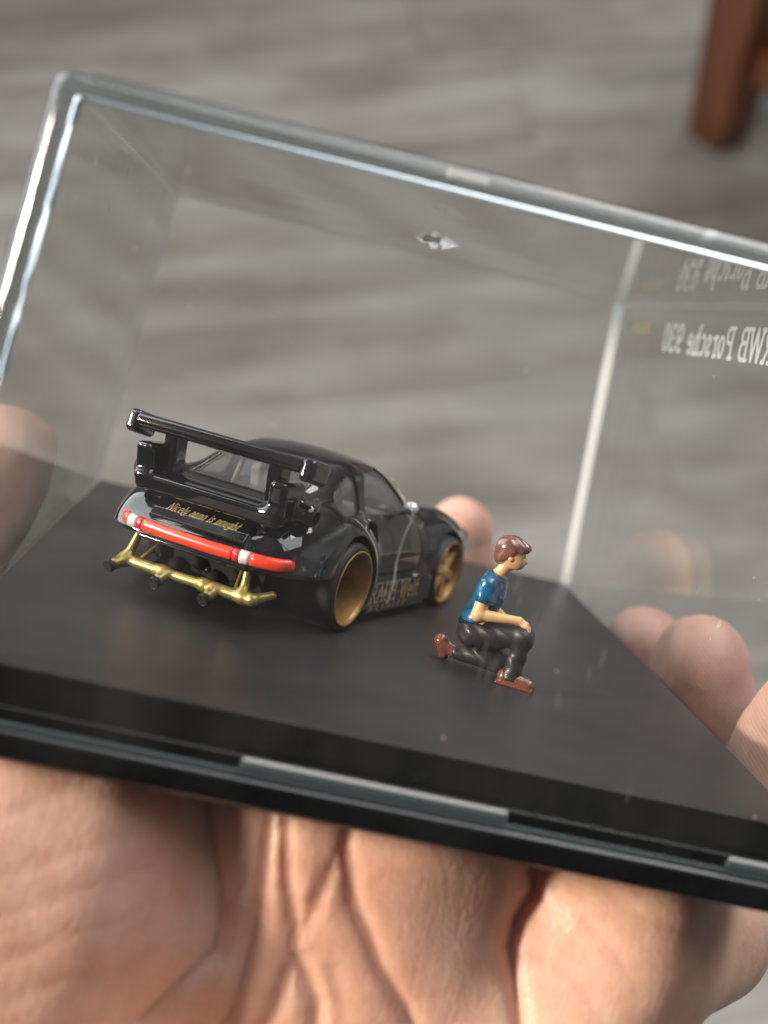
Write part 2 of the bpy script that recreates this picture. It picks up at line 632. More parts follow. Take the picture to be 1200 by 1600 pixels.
def mat_skin():
    M = Mat('skin').set(Roughness=0.42, Subsurface_Weight=0.5, Subsurface_Scale=0.0045, Subsurface_Radius=(1.0, 0.35, 0.18), Specular_IOR_Level=0.45)
    v = M.coord()
    mott = M.noise(v, 60, 5, 0.6)
    fine = M.noise(v, 420, 4, 0.6)
    c = M.ramp(mott, [(0.3, (0.62, 0.33, 0.225)), (0.5, (0.72, 0.43, 0.31)), (0.72, (0.82, 0.57, 0.44))])
    att = M.n.new('ShaderNodeAttribute')
    att.attribute_name = 'flush'
    c = M.mix(M.math('MULTIPLY', att.outputs['Fac'], 0.8), c, (0.80, 0.44, 0.37))
    blot = M.noise(v, 32, 3, 0.5)
    c = M.mix(M.math('MULTIPLY', M.math('MAXIMUM', M.math('SUBTRACT', blot, 0.5), 0.0), 2.2), c, (0.64, 0.27, 0.20))
    c = M.mix(0.22, c, M.ramp(fine, [(0.3, (0.48, 0.25, 0.18)), (0.7, (0.85, 0.62, 0.50))]))
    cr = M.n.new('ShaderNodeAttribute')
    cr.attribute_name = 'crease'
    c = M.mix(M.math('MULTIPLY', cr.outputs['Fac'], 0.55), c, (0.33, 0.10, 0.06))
    M.to(c, 'Base Color')
    # fine skin relief: crossing furrows, pores, then fingertip ridges where the attribute says so
    w1 = M.noise(M.coord(scale=(1, 1, 0.16), rot=(0, 0.32, 0.1)), 900, 3, 0.6, 0.4)
    w2 = M.noise(M.coord(scale=(0.2, 1, 1), rot=(0.1, 0.11, 0.45)), 700, 3, 0.6, 0.4)
    vo = M.node('ShaderNodeTexVoronoi', Scale=900.0)
    vo.feature = 'DISTANCE_TO_EDGE'
    M.l.new(v, vo.inputs['Vector'])
    h = M.math('ADD', M.math('ADD', w1, M.math('MULTIPLY', w2, 0.6)), M.math('MULTIPLY', M.math('MINIMUM', vo.outputs['Distance'], 0.25), 1.2))
    v2 = M.node('ShaderNodeTexVoronoi', Scale=1.0)
    v2.feature = 'DISTANCE_TO_EDGE'
    dv = M.n.new('ShaderNodeVectorMath')
    dv.operation = 'ADD'
    dn = M.node('ShaderNodeTexNoise', Scale=120.0)
    M.l.new(v, dn.inputs['Vector'])
    sc2 = M.n.new('ShaderNodeVectorMath')
    sc2.operation = 'SCALE'
    sc2.inputs['Scale'].default_value = 1.6
    M.l.new(dn.outputs['Color'], sc2.inputs[0])
    M.l.new(M.coord(scale=(700, 700, 200), rot=(0, 0.3, 0)), dv.inputs[0])
    M.l.new(sc2.outputs[0], dv.inputs[1])
    M.l.new(dv.outputs[0], v2.inputs['Vector'])
    nb = M.bump(M.math('MINIMUM', v2.outputs['Distance'], 0.10), 0.35, 0.00035)
    nb = M.bump(h, 0.45, 0.00012, nb)
    wv = M.node('ShaderNodeTexWave', Scale=620.0, Distortion=2.2, Detail=2.0, Detail_Scale=0.35)
    M.l.new(M.coord(rot=(0.0, 0.9, 0.25)), wv.inputs['Vector'])
    rg = M.n.new('ShaderNodeAttribute')
    rg.attribute_name = 'ridge'
    nb = M.bump(M.math('MULTIPLY', wv.outputs['Fac'], rg.outputs['Fac']), 0.35, 0.00010, nb)
    M.to(nb, 'Normal')
    M.to(M.ramp(fine, [(0.3, (0.34,) * 3), (0.7, (0.52,) * 3)]), 'Roughness')
    return M.m


def mat_plank():
    M = Mat('grey_oak_plank').set(Roughness=0.55)
    oi = M.n.new('ShaderNodeObjectInfo')
    t = M.n.new('ShaderNodeTexCoord')
    ad = M.n.new('ShaderNodeVectorMath')
    ad.operation = 'ADD'
    M.l.new(t.outputs['Object'], ad.inputs[0])
    cmb = M.n.new('ShaderNodeCombineXYZ')
    M.l.new(M.math('MULTIPLY', oi.outputs['Random'], 37.0), cmb.inputs[0])
    M.l.new(M.math('MULTIPLY', oi.outputs['Random'], 11.0), cmb.inputs[1])
    M.l.new(cmb.outputs[0], ad.inputs[1])
    mp = M.n.new('ShaderNodeMapping')
    mp.inputs['Scale'].default_value = (1.3, 8.0, 1.0)
    M.l.new(ad.outputs[0], mp.inputs['Vector'])
    g = M.noise(mp.outputs['Vector'], 2.2, 5, 0.62, 0.8)
    g2 = M.noise(ad.outputs[0], 5.0, 3, 0.5, 0.3)
    c = M.ramp(g, [(0.34, (0.105, 0.095, 0.075)), (0.5, (0.205, 0.195, 0.170)), (0.65, (0.320, 0.315, 0.300))])
    c = M.mix(0.35, c, M.ramp(g2, [(0.38, (0.12, 0.10, 0.075)), (0.62, (0.32, 0.32, 0.31))]))
    c = M.mix(M.math('MULTIPLY', oi.outputs['Random'], 0.25), c, (0.20, 0.185, 0.16))
    M.to(c, 'Base Color')
    M.to(M.bump(g, 0.2, 0.002), 'Normal')
    return M.m


M_skin = mat_skin()
M_plank = mat_plank()


def mat_wood():
    M = Mat('red_brown_wood').set(Roughness=0.4, Coat_Weight=0.3)
    v = M.coord(scale=(8, 8, 1))
    g = M.noise(v, 6, 5, 0.6, 1.0)
    M.to(M.ramp(g, [(0.3, (0.075, 0.024, 0.012)), (0.7, (0.21, 0.070, 0.026))]), 'Base Color')
    return M.m


M_wood = mat_wood()

# ------------------------------------------------------------------ floor and chair
floor = obj('floor', mesh('floor', [(-4, -3, -0.006), (4, -3, -0.006), (4, 6, -0.006), (-4, 6, -0.006)], [(0, 1, 2, 3)], scale=1),
            plain('floor_joint', (0.06, 0.055, 0.05), 0.8))
tag(floor, kind='structure')
random.seed(4)
PW, PL = 0.19, 1.25
FR = Matrix.Rotation(math.radians(7), 4, 'Z')
pk = boxm('plank', (0.6, 0.6, -5), (PL * 1000 - 0.6, PW * 1000 - 0.6, 0))
pk.materials.append(M_plank)
for j in range(-3, 17):
    off = random.random() * PL
    for i in range(-2, 2):
        p = bpy.data.objects.new('plank', pk)
        COL.objects.link(p)
        p.parent = floor
        p.matrix_local = FR @ Matrix.Translation((i * PL + off, 0.05 + j * PW, random.uniform(-0.0006, 0.0006)))

chair = empty('wooden_chair', Matrix.Translation((0.398, 1.425, 0)) @ Matrix.Rotation(-0.95, 4, 'Z'),
              label='red-brown wooden chair foot standing on the grey floor in the top right corner', cat='chair')


def leg(x, y, dx, dy):
    a = 0.034
    P = [(x + sx * a * 0.8, y + sy * a * 0.8, 0) for sx, sy in ((-1, -1), (1, -1), (1, 1), (-1, 1))] + \
        [(x + dx + sx * a * 1.3, y + dy + sy * a * 1.3, 0.44) for sx, sy in ((-1, -1), (1, -1), (1, 1), (-1, 1))]
    o = obj('leg', mesh('leg', P, HEXF, scale=1), M_wood, chair)
    bevel(o, 5)
    return o


leg(0, 0, 0.02, 0.0)
leg(0.40, 0, 0, 0)
leg(0, 0.40, 0, 0)
leg(0.40, 0.40, 0, 0)
obj('seat', mesh('seat', [(v[0], v[1], v[2]) for v in ((-.03, -.03, .44), (.43, -.03, .44), (.43, .43, .44), (-.03, .43, .44), (-.03, -.03, .47), (.43, -.03, .47), (.43, .43, .47), (-.03, .43, .47))], HEXF, scale=1), M_wood, chair)
for a in ((0.022, -0.012, 0.10, 0.378, 0.012, 0.14), (0.022, 0.388, 0.10, 0.378, 0.412, 0.14)):
    obj('stretcher', mesh('stretcher', [(a[0], a[1], a[2]), (a[3], a[1], a[2]), (a[3], a[4], a[2]), (a[0], a[4], a[2]), (a[0], a[1], a[5]), (a[3], a[1], a[5]), (a[3], a[4], a[5]), (a[0], a[4], a[5])], HEXF, scale=1), M_wood, chair)

# ------------------------------------------------------------------ lettering
def arc(cx, cy, rx, ry, a0, a1, n=10):
    return [(cx + rx * math.cos(math.radians(a0 + (a1 - a0) * i / n)), cy + ry * math.sin(math.radians(a0 + (a1 - a0) * i / n))) for i in range(n + 1)]


def ser(x, y, w=0.13):
    return [(x - w, y), (x + w, y)]


GL = {
    'A': (0.72, [[(0.04, 0), (0.36, 1), (0.68, 0)], [(0.17, 0.34), (0.55, 0.34)], ser(0.04, 0, .1), ser(0.68, 0, .1)]),
    'B': (0.66, [[(0.12, 0), (0.12, 1), (0.36, 1)] + arc(0.36, 0.77, 0.17, 0.23, 90, -90) + [(0.12, 0.54)], [(0.36, 0.54)] + arc(0.38, 0.27, 0.2, 0.27, 90, -90) + [(0.12, 0)], ser(0.1, 1, .1), ser(0.1, 0, .1)]),
    'E': (0.58, [[(0.5, 0.8), (0.5, 1), (0.12, 1), (0.12, 0), (0.5, 0), (0.5, 0.2)], [(0.12, 0.52), (0.42, 0.52)]]),
    'F': (0.56, [[(0.5, 0.8), (0.5, 1), (0.12, 1), (0.12, 0)], [(0.12, 0.52), (0.42, 0.52)], ser(0.12, 0)]),
    'G': (0.7, [arc(0.36, 0.5, 0.27, 0.5, 50, 340, 16) + [(0.62, 0.45), (0.42, 0.45)]]),
    'H': (0.72, [[(0.12, 0), (0.12, 1)], [(0.6, 0), (0.6, 1)], [(0.12, 0.52), (0.6, 0.52)], ser(.12, 0), ser(.12, 1), ser(.6, 0), ser(.6, 1)]),
    'I': (0.3, [[(0.15, 0), (0.15, 1)], ser(.15, 0), ser(.15, 1)]),
    'N': (0.72, [[(0.12, 0), (0.12, 1), (0.58, 0), (0.58, 1)], ser(.12, 0), ser(.58, 1)]),
    'P': (0.62, [[(0.14, 0), (0.14, 1), (0.34, 1)] + arc(0.34, 0.74, 0.2, 0.26, 90, -90) + [(0.14, 0.48)], ser(.14, 0), ser(.1, 1, .1)]),
    'R': (0.68, [[(0.12, 0), (0.12, 1), (0.34, 1)] + arc(0.34, 0.75, 0.19, 0.25, 90, -90) + [(0.12, 0.5)], [(0.32, 0.5), (0.6, 0)], ser(.12, 0), ser(.1, 1, .1), ser(.6, 0, .08)]),
    'T': (0.6, [[(0.04, 0.8), (0.04, 1), (0.56, 1), (0.56, 0.8)], [(0.3, 1), (0.3, 0)], ser(.3, 0)]),
    'U': (0.7, [[(0.12, 1)] + arc(0.35, 0.27, 0.23, 0.27, 180, 360) + [(0.58, 1)], ser(.12, 1, .1), ser(.58, 1, .1)]),
    'W': (0.98, [[(0.06, 1), (0.27, 0), (0.48, 1), (0.7, 0), (0.92, 1)], ser(.06, 1, .1), ser(.92, 1, .1)]),
    'a': (0.52, [arc(0.24, 0.2, 0.16, 0.2, 20, 340, 14), [(0.12, 0.62), (0.28, 0.68), (0.42, 0.55), (0.42, 0.08), (0.5, 0)]]),
    'c': (0.48, [arc(0.26, 0.34, 0.18, 0.34, 55, 305, 14)]),
    'e': (0.52, [[(0.1, 0.36), (0.44, 0.36)] + arc(0.26, 0.34, 0.18, 0.34, 5, 310, 16)]),
    'g': (0.52, [arc(0.25, 0.36, 0.17, 0.3, 0, 360, 14), [(0.42, 0.66), (0.42, -0.1), (0.3, -0.28), (0.1, -0.22)]]),
    'h': (0.56, [[(0.12, 0), (0.12, 1)], [(0.12, 0.5), (0.26, 0.68), (0.4, 0.6), (0.44, 0.45), (0.44, 0)], ser(.12, 0, .1), ser(.44, 0, .1), [(0.02, 1), (.12, 1)]]),
    'i': (0.28, [[(0.14, 0), (0.14, 0.66)], [(0.14, 0.9), (0.14, 0.94)], ser(.14, 0, .1)]),
    'l': (0.26, [[(0.13, 0), (0.13, 1)], ser(.13, 0, .1), [(0.03, 1), (.13, 1)]]),
    'n': (0.56, [[(0.12, 0), (0.12, 0.66)], [(0.12, 0.48), (0.26, 0.66), (0.4, 0.6), (0.44, 0.45), (0.44, 0)], ser(.12, 0, .09), ser(.44, 0, .09)]),
    'o': (0.52, [arc(0.26, 0.34, 0.18, 0.34, 0, 360, 18)]),
    'r': (0.44, [[(0.13, 0), (0.13, 0.66)], [(0.13, 0.42), (0.26, 0.64), (0.38, 0.62)], ser(.13, 0, .11), [(0.02, 0.66), (.13, .66)]]),
    's': (0.44, [[(0.36, 0.52), (0.28, 0.67), (0.14, 0.64), (0.1, 0.5), (0.22, 0.36), (0.34, 0.24), (0.34, 0.08), (0.2, 0.0), (0.07, 0.12)]]),
    't': (0.36, [[(0.16, 0.95), (0.16, 0.1), (0.24, 0), (0.34, 0.06)], [(0.03, 0.66), (0.32, 0.66)]]),
    'u': (0.56, [[(0.1, 0.66), (0.1, 0.15), (0.22, 0), (0.4, 0.12)], [(0.42, 0.66), (0.42, 0.0), (0.5, 0)]]),
    'y': (0.5, [[(0.08, 0.66), (0.12, 0.15), (0.26, 0.1), (0.4, 0.3)], [(0.42, 0.66), (0.36, 0), (0.24, -0.25), (0.06, -0.2)]]),
    '0': (0.64, [arc(0.32, 0.5, 0.23, 0.5, 0, 360, 20)]),
    '3': (0.64, [arc(0.3, 0.76, 0.22, 0.24, 150, -90, 12) + arc(0.3, 0.26, 0.25, 0.26, 90, -150, 12)]),
    '9': (0.64, [arc(0.32, 0.7, 0.23, 0.3, 0, 360, 16), [(0.55, 0.7), (0.52, 0.3), (0.38, 0.02), (0.14, 0.04)]]),
    '-': (0.34, [[(0.12, 0.42), (0.22, 0.42)]]),
    ' ': (0.34, []),
}


def text_mesh(name, s, height, sx=1.0, pen=0.075, shear=0.0, gap=0.05, step=0.03):
    """flat raised lettering in the XY plane from pen strokes; returns mesh and width in mm"""
    segs = []
    x = 0
    for ch in s:
        w, st = GL[ch]
        for poly in st:
            for a, b in zip(poly[:-1], poly[1:]):
                segs.append((a[0] + x, a[1], b[0] + x, b[1]))
        x += w + gap
    S = np.array(segs)

    def f(P):
        d = np.full(P[0].shape, 1e9)
        for a0, a1, b0, b1 in S:
            ex, ey = b0 - a0, b1 - a1
            wx, wy = P[0] - a0, P[1] - a1
            t = np.clip((wx * ex + wy * ey) / (ex * ex + ey * ey + 1e-12), 0, 1)
            d = np.minimum(d, (wx - ex * t) ** 2 + (wy - ey * t) ** 2)
        d = np.sqrt(d) - pen
        return np.maximum(d, np.abs(P[2]) - step)
    me, V, _ = s_mesh(name, f, (-0.2, -0.4, -step * 2), (x + 0.2, 1.2, step * 2), step, newton=1)
    co = np.empty(len(me.vertices) * 3, np.float32)
    me.vertices.foreach_get('co', co)
    co = co.reshape(-1, 3)
    co[:, 0] = (co[:, 0] + shear * co[:, 1]) * height * sx
    co[:, 1] *= height
    co[:, 2] = np.where(co[:, 2] > 0, 1, -1) * 0.00001
    me.vertices.foreach_set('co', co.ravel())
    me.polygons.foreach_set('use_smooth', [False] * len(me.polygons))
    me.update()
    return me, x * height * sx


# ------------------------------------------------------------------ display case
def at(x=0, y=0, z=0):
    return CASE @ Matrix.Translation((x * MM, y * MM, z * MM))


base = empty('case_base', at(CW / 2, CD / 2, -8.2),
             label='flat black rectangular base of the display box resting on the palm', cat='display base')


def cb(name, lo, hi, mat, bv, parent=base):
    lo = (lo[0] - CW / 2, lo[1] - CD / 2, lo[2] + 8.2)
    hi = (hi[0] - CW / 2, hi[1] - CD / 2, hi[2] + 8.2)
    o = obj(name, boxm(name, lo, hi), mat, parent)
    if bv:
        bevel(o, bv, 3)
    return o


cb('plinth', (-2.6, -3.2, -8.2), (CW + 2.6, CD + 3.2, -5.2), M_base, 0.7)
cb('raised_platform', (0.2, 0.2, -5.2), (CW - 0.2, CD - 0.2, -0.35), M_base, 0.3)
cb('display_card', (0.0, 0.0, -0.35), (CW, CD, 0.0), M_card, 0.12)
cb('step_rib', (0.2, -0.5, -5.2), (CW - 0.2, 0.18, -3.9), M_base, 0.25)

cover = empty('clear_cover', at(CW / 2, CD / 2, 0),
              label='transparent plastic box lid enclosing the black toy sports car and kneeling figure', cat='display cover')
TX, TY = 3.5, 1.2
ZB, ZT = -5.7, CH - 1.2
TH = 2.05


def cover_f(P):
    x, y, z = P
    hx = CW / 2 + 0.35 - TX * z / CH
    hy = CD / 2 + 0.35 - TY * z / CH
    RO, RI = 1.9, 0.7

    def shell(g, r, zt):
        qx, qy, qz = np.abs(x) - hx - g + r, np.abs(y) - hy - g + r, z - zt + r
        return np.sqrt(np.maximum(qx, 0) ** 2 + np.maximum(qy, 0) ** 2 + np.maximum(qz, 0) ** 2) + np.minimum(np.maximum(qx, np.maximum(qy, qz)), 0) - r
    d = smax(shell(TH, RO, ZT + TH), -shell(0.0, RI, ZT), 0.1)
    return np.maximum(d, ZB - z)


import bmesh
cm, CV, CN = s_mesh('shell', cover_f, (-CW / 2 - 4, -CD / 2 - 4, ZB - 1.5), (CW / 2 + 4, CD / 2 + 4, ZT + 4), 0.5, slack=2.2)
# split the moulding into its flat panels and its rounded edges
nq = len(cm.polygons)
lv = np.empty(len(cm.loops), np.int32)
cm.loops.foreach_get('vertex_index', lv)
Qd = lv.reshape(-1, 4)
cc = CV[Qd].mean(1)
hxx = CW / 2 + 0.35 - TX * cc[:, 2] / CH
hyy = CD / 2 + 0.35 - TY * cc[:, 2] / CH
nx_ = np.abs(cc[:, 0]) > hxx - 0.62
ny_ = np.abs(cc[:, 1]) > hyy - 0.62
nz_ = cc[:, 2] > ZT - 0.62
cnt_ = nx_.astype(int) + ny_ + nz_


def split(name, mask, mat):
    q = Qd[mask]
    if not len(q):
        return
    u, inv = np.unique(q.ravel(), return_inverse=True)
    me = mesh(name, CV[u], inv.reshape(-1, 4), smooth=True, nrm=CN[u])
    return obj(name, me, mat, cover)


one = cnt_ == 1
split('front_panel', one & ny_ & (cc[:, 1] < 0), M_clear)
split('back_panel', one & ny_ & (cc[:, 1] > 0), M_clear)
split('side_panel', one & nx_ & (cc[:, 0] < 0), M_clear)
split('side_panel', one & nx_ & (cc[:, 0] > 0), M_clear)
split('top_panel', one & nz_, M_clear)
two = cnt_ >= 2
for sx in (-1, 1):
    for sy in (-1, 1):
        split('upright_edge', two & nx_ & ny_ & (cc[:, 0] * sx > 0) & (cc[:, 1] * sy > 0), M_edge if sy < 0 else M_soft)
for sy in (-1, 1):
    split('top_edge', two & nz_ & ny_ & ~nx_ & (cc[:, 1] * sy > 0), M_edge if sy < 0 else M_soft)
for sx in (-1, 1):
    split('top_edge', two & nz_ & nx_ & ~ny_ & (cc[:, 0] * sx > 0), M_soft)

def corner(sx, sy, z, inset):
    return Vector((sx * (CW / 2 + 0.35 - TX * z / CH + inset), sy * (CD / 2 + 0.35 - TY * z / CH + inset), z))


# moulded details of the cover, and pale strips that imitate its highlights
def cov(x, y, z):
    return (x - CW / 2, y - CD / 2, z)


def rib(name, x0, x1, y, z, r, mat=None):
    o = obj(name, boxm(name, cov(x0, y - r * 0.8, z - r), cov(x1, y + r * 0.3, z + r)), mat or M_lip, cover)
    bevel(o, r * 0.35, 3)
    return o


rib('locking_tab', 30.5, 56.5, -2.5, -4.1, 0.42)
rib('tab_ridge', 30.7, 56.3, -2.6, -3.55, 0.16, M_highlight)  # pale strip stands in for the tab's highlight line
rib('tab_ridge', 78.7, 86.0, -2.6, -3.55, 0.16, M_highlight)
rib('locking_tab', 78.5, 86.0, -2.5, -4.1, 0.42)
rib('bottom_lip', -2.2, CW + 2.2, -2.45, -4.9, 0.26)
rib('tab_ridge', 36.8, 40.6, -1.1, ZT + 0.9, 0.32, M_highlight)
sp = obj('sprue_mark', lathe('sprue_mark', [(0.01, -1.5), (0.8, -1.2), (1.5, -0.7), (2.1, -0.3), (2.7, -0.02)], 14, 'Z'), M_glint, cover,
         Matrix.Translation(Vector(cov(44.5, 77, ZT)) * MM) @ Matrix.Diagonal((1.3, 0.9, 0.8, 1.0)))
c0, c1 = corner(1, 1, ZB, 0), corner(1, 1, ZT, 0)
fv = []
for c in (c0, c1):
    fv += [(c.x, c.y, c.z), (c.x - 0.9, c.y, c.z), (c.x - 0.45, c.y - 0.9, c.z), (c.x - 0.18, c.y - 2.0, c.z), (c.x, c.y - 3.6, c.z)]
sf = obj('highlight_strip', mesh('highlight_strip', fv, [(0, 1, 6, 5), (1, 2, 7, 6), (2, 3, 8, 7), (3, 4, 9, 8), (4, 0, 5, 9), (0, 4, 3, 2, 1), (5, 6, 7, 8, 9)], smooth=False), M_highlight, cover)  # added whitish strip imitates a window reflection in the back right edge
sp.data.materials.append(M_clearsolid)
sp.data.materials.append(M_highlight)
rs = random.Random(8)
for v_ in sp.data.vertices:
    v_.co += Vector((rs.uniform(-1, 1), rs.uniform(-1, 1), rs.uniform(-0.6, 0.6))) * 0.00022
sp.data.polygons.foreach_set('material_index', [rs.choice((0, 0, 1, 2)) for _ in sp.data.polygons])  # whitish facets scattered to imitate a sparkling glint
sp.data.polygons.foreach_set('use_smooth', [False] * len(sp.data.polygons))
# printing on the right-hand wall, read from outside
tm, tw = text_mesh('printed_lettering', 'RWB Porsche 930', 4.15, sx=1.33, pen=0.074, gap=0.07)
wx = CW + 0.35 + TH
lean = math.atan2(TX, CH)
TXT = Matrix.Translation(Vector(cov(wx - TX * 45.1 / CH + 0.02, 97.5 - tw, 45.1)) * MM) @ Matrix.Rotation(-lean, 4, 'Y') @ Matrix(((0, 0, 1, 0), (1, 0, 0, 0), (0, 1, 0, 0), (0, 0, 0, 1)))
obj('printed_lettering', tm, M_whiteink, cover, TXT)
obj('tape_strip', boxm('tape_strip', (0, 0, 0), (14, 2.0, 0.05)), M_tape, cover,
    Matrix.Translation(Vector(cov(wx - TX * 47.4 / CH + 0.02, 107, 47.4)) * MM) @ Matrix.Rotation(-lean, 4, 'Y') @ Matrix(((0, 0, 1, 0), (1, 0, 0, 0), (0, 1, 0, 0), (0, 0, 0, 1))))

# ------------------------------------------------------------------ model car  (x forward from the rear axle, y left, z up)
car = empty('model_car', at(CAR_AT[0], CAR_AT[1], 0) @ Matrix.Rotation(CAR_AT[2], 4, 'Z'),
            label='glossy black toy sports car with huge rear wing and gold wheels', cat='toy car')
ZT_P = catmull([(-16.5, 7.0), (-15.2, 8.6), (-13.6, 10.9), (-11.5, 13.0), (-8, 14.2), (0, 14.6), (12, 14.3), (24, 14.0), (31, 13.4), (38, 12.0), (44, 10.2), (48.5, 8.2), (51.5, 5.5), (53, 2.0)], 10)
ZR_P = catmull([(-16, 9.0), (-12.5, 12.2), (-8, 15.0), (-3, 17.7), (2, 19.6), (8, 20.7), (13, 20.6), (17, 19.9), (20.5, 18.5), (25, 15.9), (30, 12.8), (34, 10.0)], 10)


def prof(P, x):
    z = np.interp(x, P[:, 0], P[:, 1])
    s = (np.interp(x + 0.3, P[:, 0], P[:, 1]) - np.interp(x - 0.3, P[:, 0], P[:, 1])) / 0.6
    return z, 1 / np.sqrt(1 + s * s)


def greenhouse(P, off=0.0):
    x, y, z = P[0], np.abs(P[1]), P[2]
    zr, k = prof(ZR_P, x)
    crown = 0.012 * y * y
    d1 = (z - zr + crown) * k
    halfw = 10.9 - (z - 13.5) * 0.36 - np.maximum(0, x - 22) * 0.10 - np.maximum(0, -x - 0) * 0.13
    d2 = (y - halfw) * 0.93
    d = smax(d1, d2, 2.6)
    return smax(d, 9.0 - z, 0.5) + off


def win_side(P, grow=0.0):
    x, z = P[0], P[2]
    door = s_poly(x, z, [(9.0, 14.4), (9.3, 17.2), (10.4, 18.7), (15.8, 18.9), (18.2, 17.6), (21.8, 14.5)]) - 0.5
    q = s_poly(x, z, [(-1.2, 14.9), (0.6, 16.4), (4.0, 17.9), (6.2, 18.3), (6.2, 14.6)]) - 0.35
    return smin(door, q, 0.05) - grow


def win_rear(P, grow=0.0):
    y = np.abs(P[1])
    return np.maximum(s_poly(P[0], P[1], [(-8.2, -7.0), (-8.2, 7.0), (1.2, 6.2), (1.2, -6.2)]) - 0.6 - grow, 13.0 - P[2])


def win_front(P, grow=0.0):
    return np.maximum(s_poly(P[0], P[1], [(20.6, -6.8), (20.6, 6.8), (28.6, 7.6), (28.6, -7.6)]) - 0.6 - grow, 12.6 - P[2])


def windows(P, grow=0.0):
    a = np.maximum(win_side(P, grow), 6.0 - np.abs(P[1]))
    return np.minimum(np.minimum(a, win_rear(P, grow)), win_front(P, grow))


def car_body(P):
    x, ys, z = P
    y = np.abs(ys)
    zt, k = prof(ZT_P, x)
    top = (z - zt + 0.010 * y * y) * k
    wb = 12.6 - np.maximum(0, z - 8.5) * 0.22 - np.maximum(0, x - 42) ** 2 * 0.035 - np.maximum(0, -x - 9) ** 2 * 0.035
    hull = smax(top, y - wb, 2.6)
    hull = smax(hull, np.maximum(2.0 - z, np.maximum(-15.6 - x, x - 52.0)), 1.2)
    # rear deck face where the script stands
    hull = smax(hull, (-(x + 13.4) * 0.70 + (z - 10.9) * 0.71) , 0.8)
    # wide bolt-on arches
    rf = s_ell([x, y, z], (-1.0, 8.8, 6.2), (15.2, 7.2, 9.7))
    rf = smax(rf, y - 15.25, 1.3)
    rf = smax(rf, -14.2 - x, 1.2)
    ff = s_ell([x, y, z], (35.5, 8.4, 5.4), (11.8, 6.2, 8.6))
    ff = smax(ff, y - 14.1, 1.3)
    d = smin(hull, rf, 0.9)
    d = smin(d, ff, 1.1)
    # sill
    sill = s_box([x, y, z], (18.5, 11.7, 3.4), (11.0, 2.3, 2.0), 0.35)
    d = smin(d, sill, 0.35)
    # round lamps standing up on the front wings
    d = smin(d, s_cone([x, y, z], (41, 9.4, 9.2), (46.5, 9.4, 8.4), 2.9, 2.7), 1.5)
    # wheel openings
    d = smax(d, -np.maximum(np.sqrt((x - 0.3) ** 2 + (z - 5.6) ** 2) - 6.75, 7.4 - y), 0.35)
    d = smax(d, -np.maximum(np.sqrt((x - 35.7) ** 2 + (z - 5.2) ** 2) - 6.1, 7.4 - y), 0.35)
    # cut-away behind the rear wheels and under the tail
    cut = np.maximum(np.maximum(x + 0.5, z - 7.3), 8.0 - y)
    d = smax(d, -cut, 0.5)
    tail = s_box([x, y, z], (-15.0, 0, 3.6), (4.6, 8.6, 3.3), 0.5)
    d = smax(d, -tail, 0.4)
    d = np.maximum(d, 2.0 - z)
    # panel gaps: door, engine lid, bonnet
    g1 = d_line2(x, z, [(8.2, 14.0), (8.0, 12), (8.9, 9.2), (9.8, 7.0), (10.8, 5.6), (25.6, 5.4), (26.4, 8), (25.0, 13.6)])
    g = np.where(y > 9, g1, 9)
    g2 = np.abs(s_poly(x, ys, [(-12.8, -8.4), (-12.8, 8.4), (-8.8, 7.6), (-8.8, -7.6)]))
    g = np.where((z > 10.5) & (x < -8), np.minimum(g, g2), g)
    g3 = np.abs(s_poly(x, ys, [(30.5, -7.4), (30.5, 7.4), (47, 5.6), (47, -5.6)]))
    g = np.where((z > 8) & (x > 29) & (y < 9), np.minimum(g, g3), g)
    d = d + 0.24 * np.exp(-(g / 0.2) ** 2)
    gh = greenhouse(P)
    body = smin(d, gh, 0.9)
    inner = greenhouse(P, 0.75)
    inner = smax(inner, 8.2 - z, 0.3)
    body = np.maximum(body, -inner)
    body = smax(body, -windows(P), 0.15)
    # the window holes must not eat the shoulders
    return body


def body_keep(P):
    """window openings only act above the belt line"""
    return car_body(P)


bm_, _, _ = s_mesh('body', body_keep, (-17, -16.2, 1.2), (54, 16.2, 21.8), 0.26, slack=2.0)
obj('body', bm_, M_paint, car)


def pane_f(sel):
    def f(P):
        g = greenhouse(P)
        return np.maximum(np.abs(g + 0.42) - 0.16, sel(P))
    return f


pm, _, _ = s_mesh('rear_window', pane_f(lambda P: win_rear(P, 0.25)), (-11, -9, 12), (4, 9, 21), 0.2, slack=2)
obj('rear_window', pm, M_pane, car)
pm, _, _ = s_mesh('windscreen', pane_f(lambda P: win_front(P, 0.25)), (18, -10, 11), (32, 10, 21), 0.25, slack=2)
obj('windscreen', pm, M_pane, car)
for s in (-1, 1):
    pm, _, _ = s_mesh('side_window', pane_f(lambda P: np.maximum(win_side(P, 0.2), 6.0 - P[1] * s)), (-4, -12 if s < 0 else 5, 13), (24, -5 if s < 0 else 12, 20.5), 0.22, slack=2)
    obj('side_window', pm, M_pane, car)

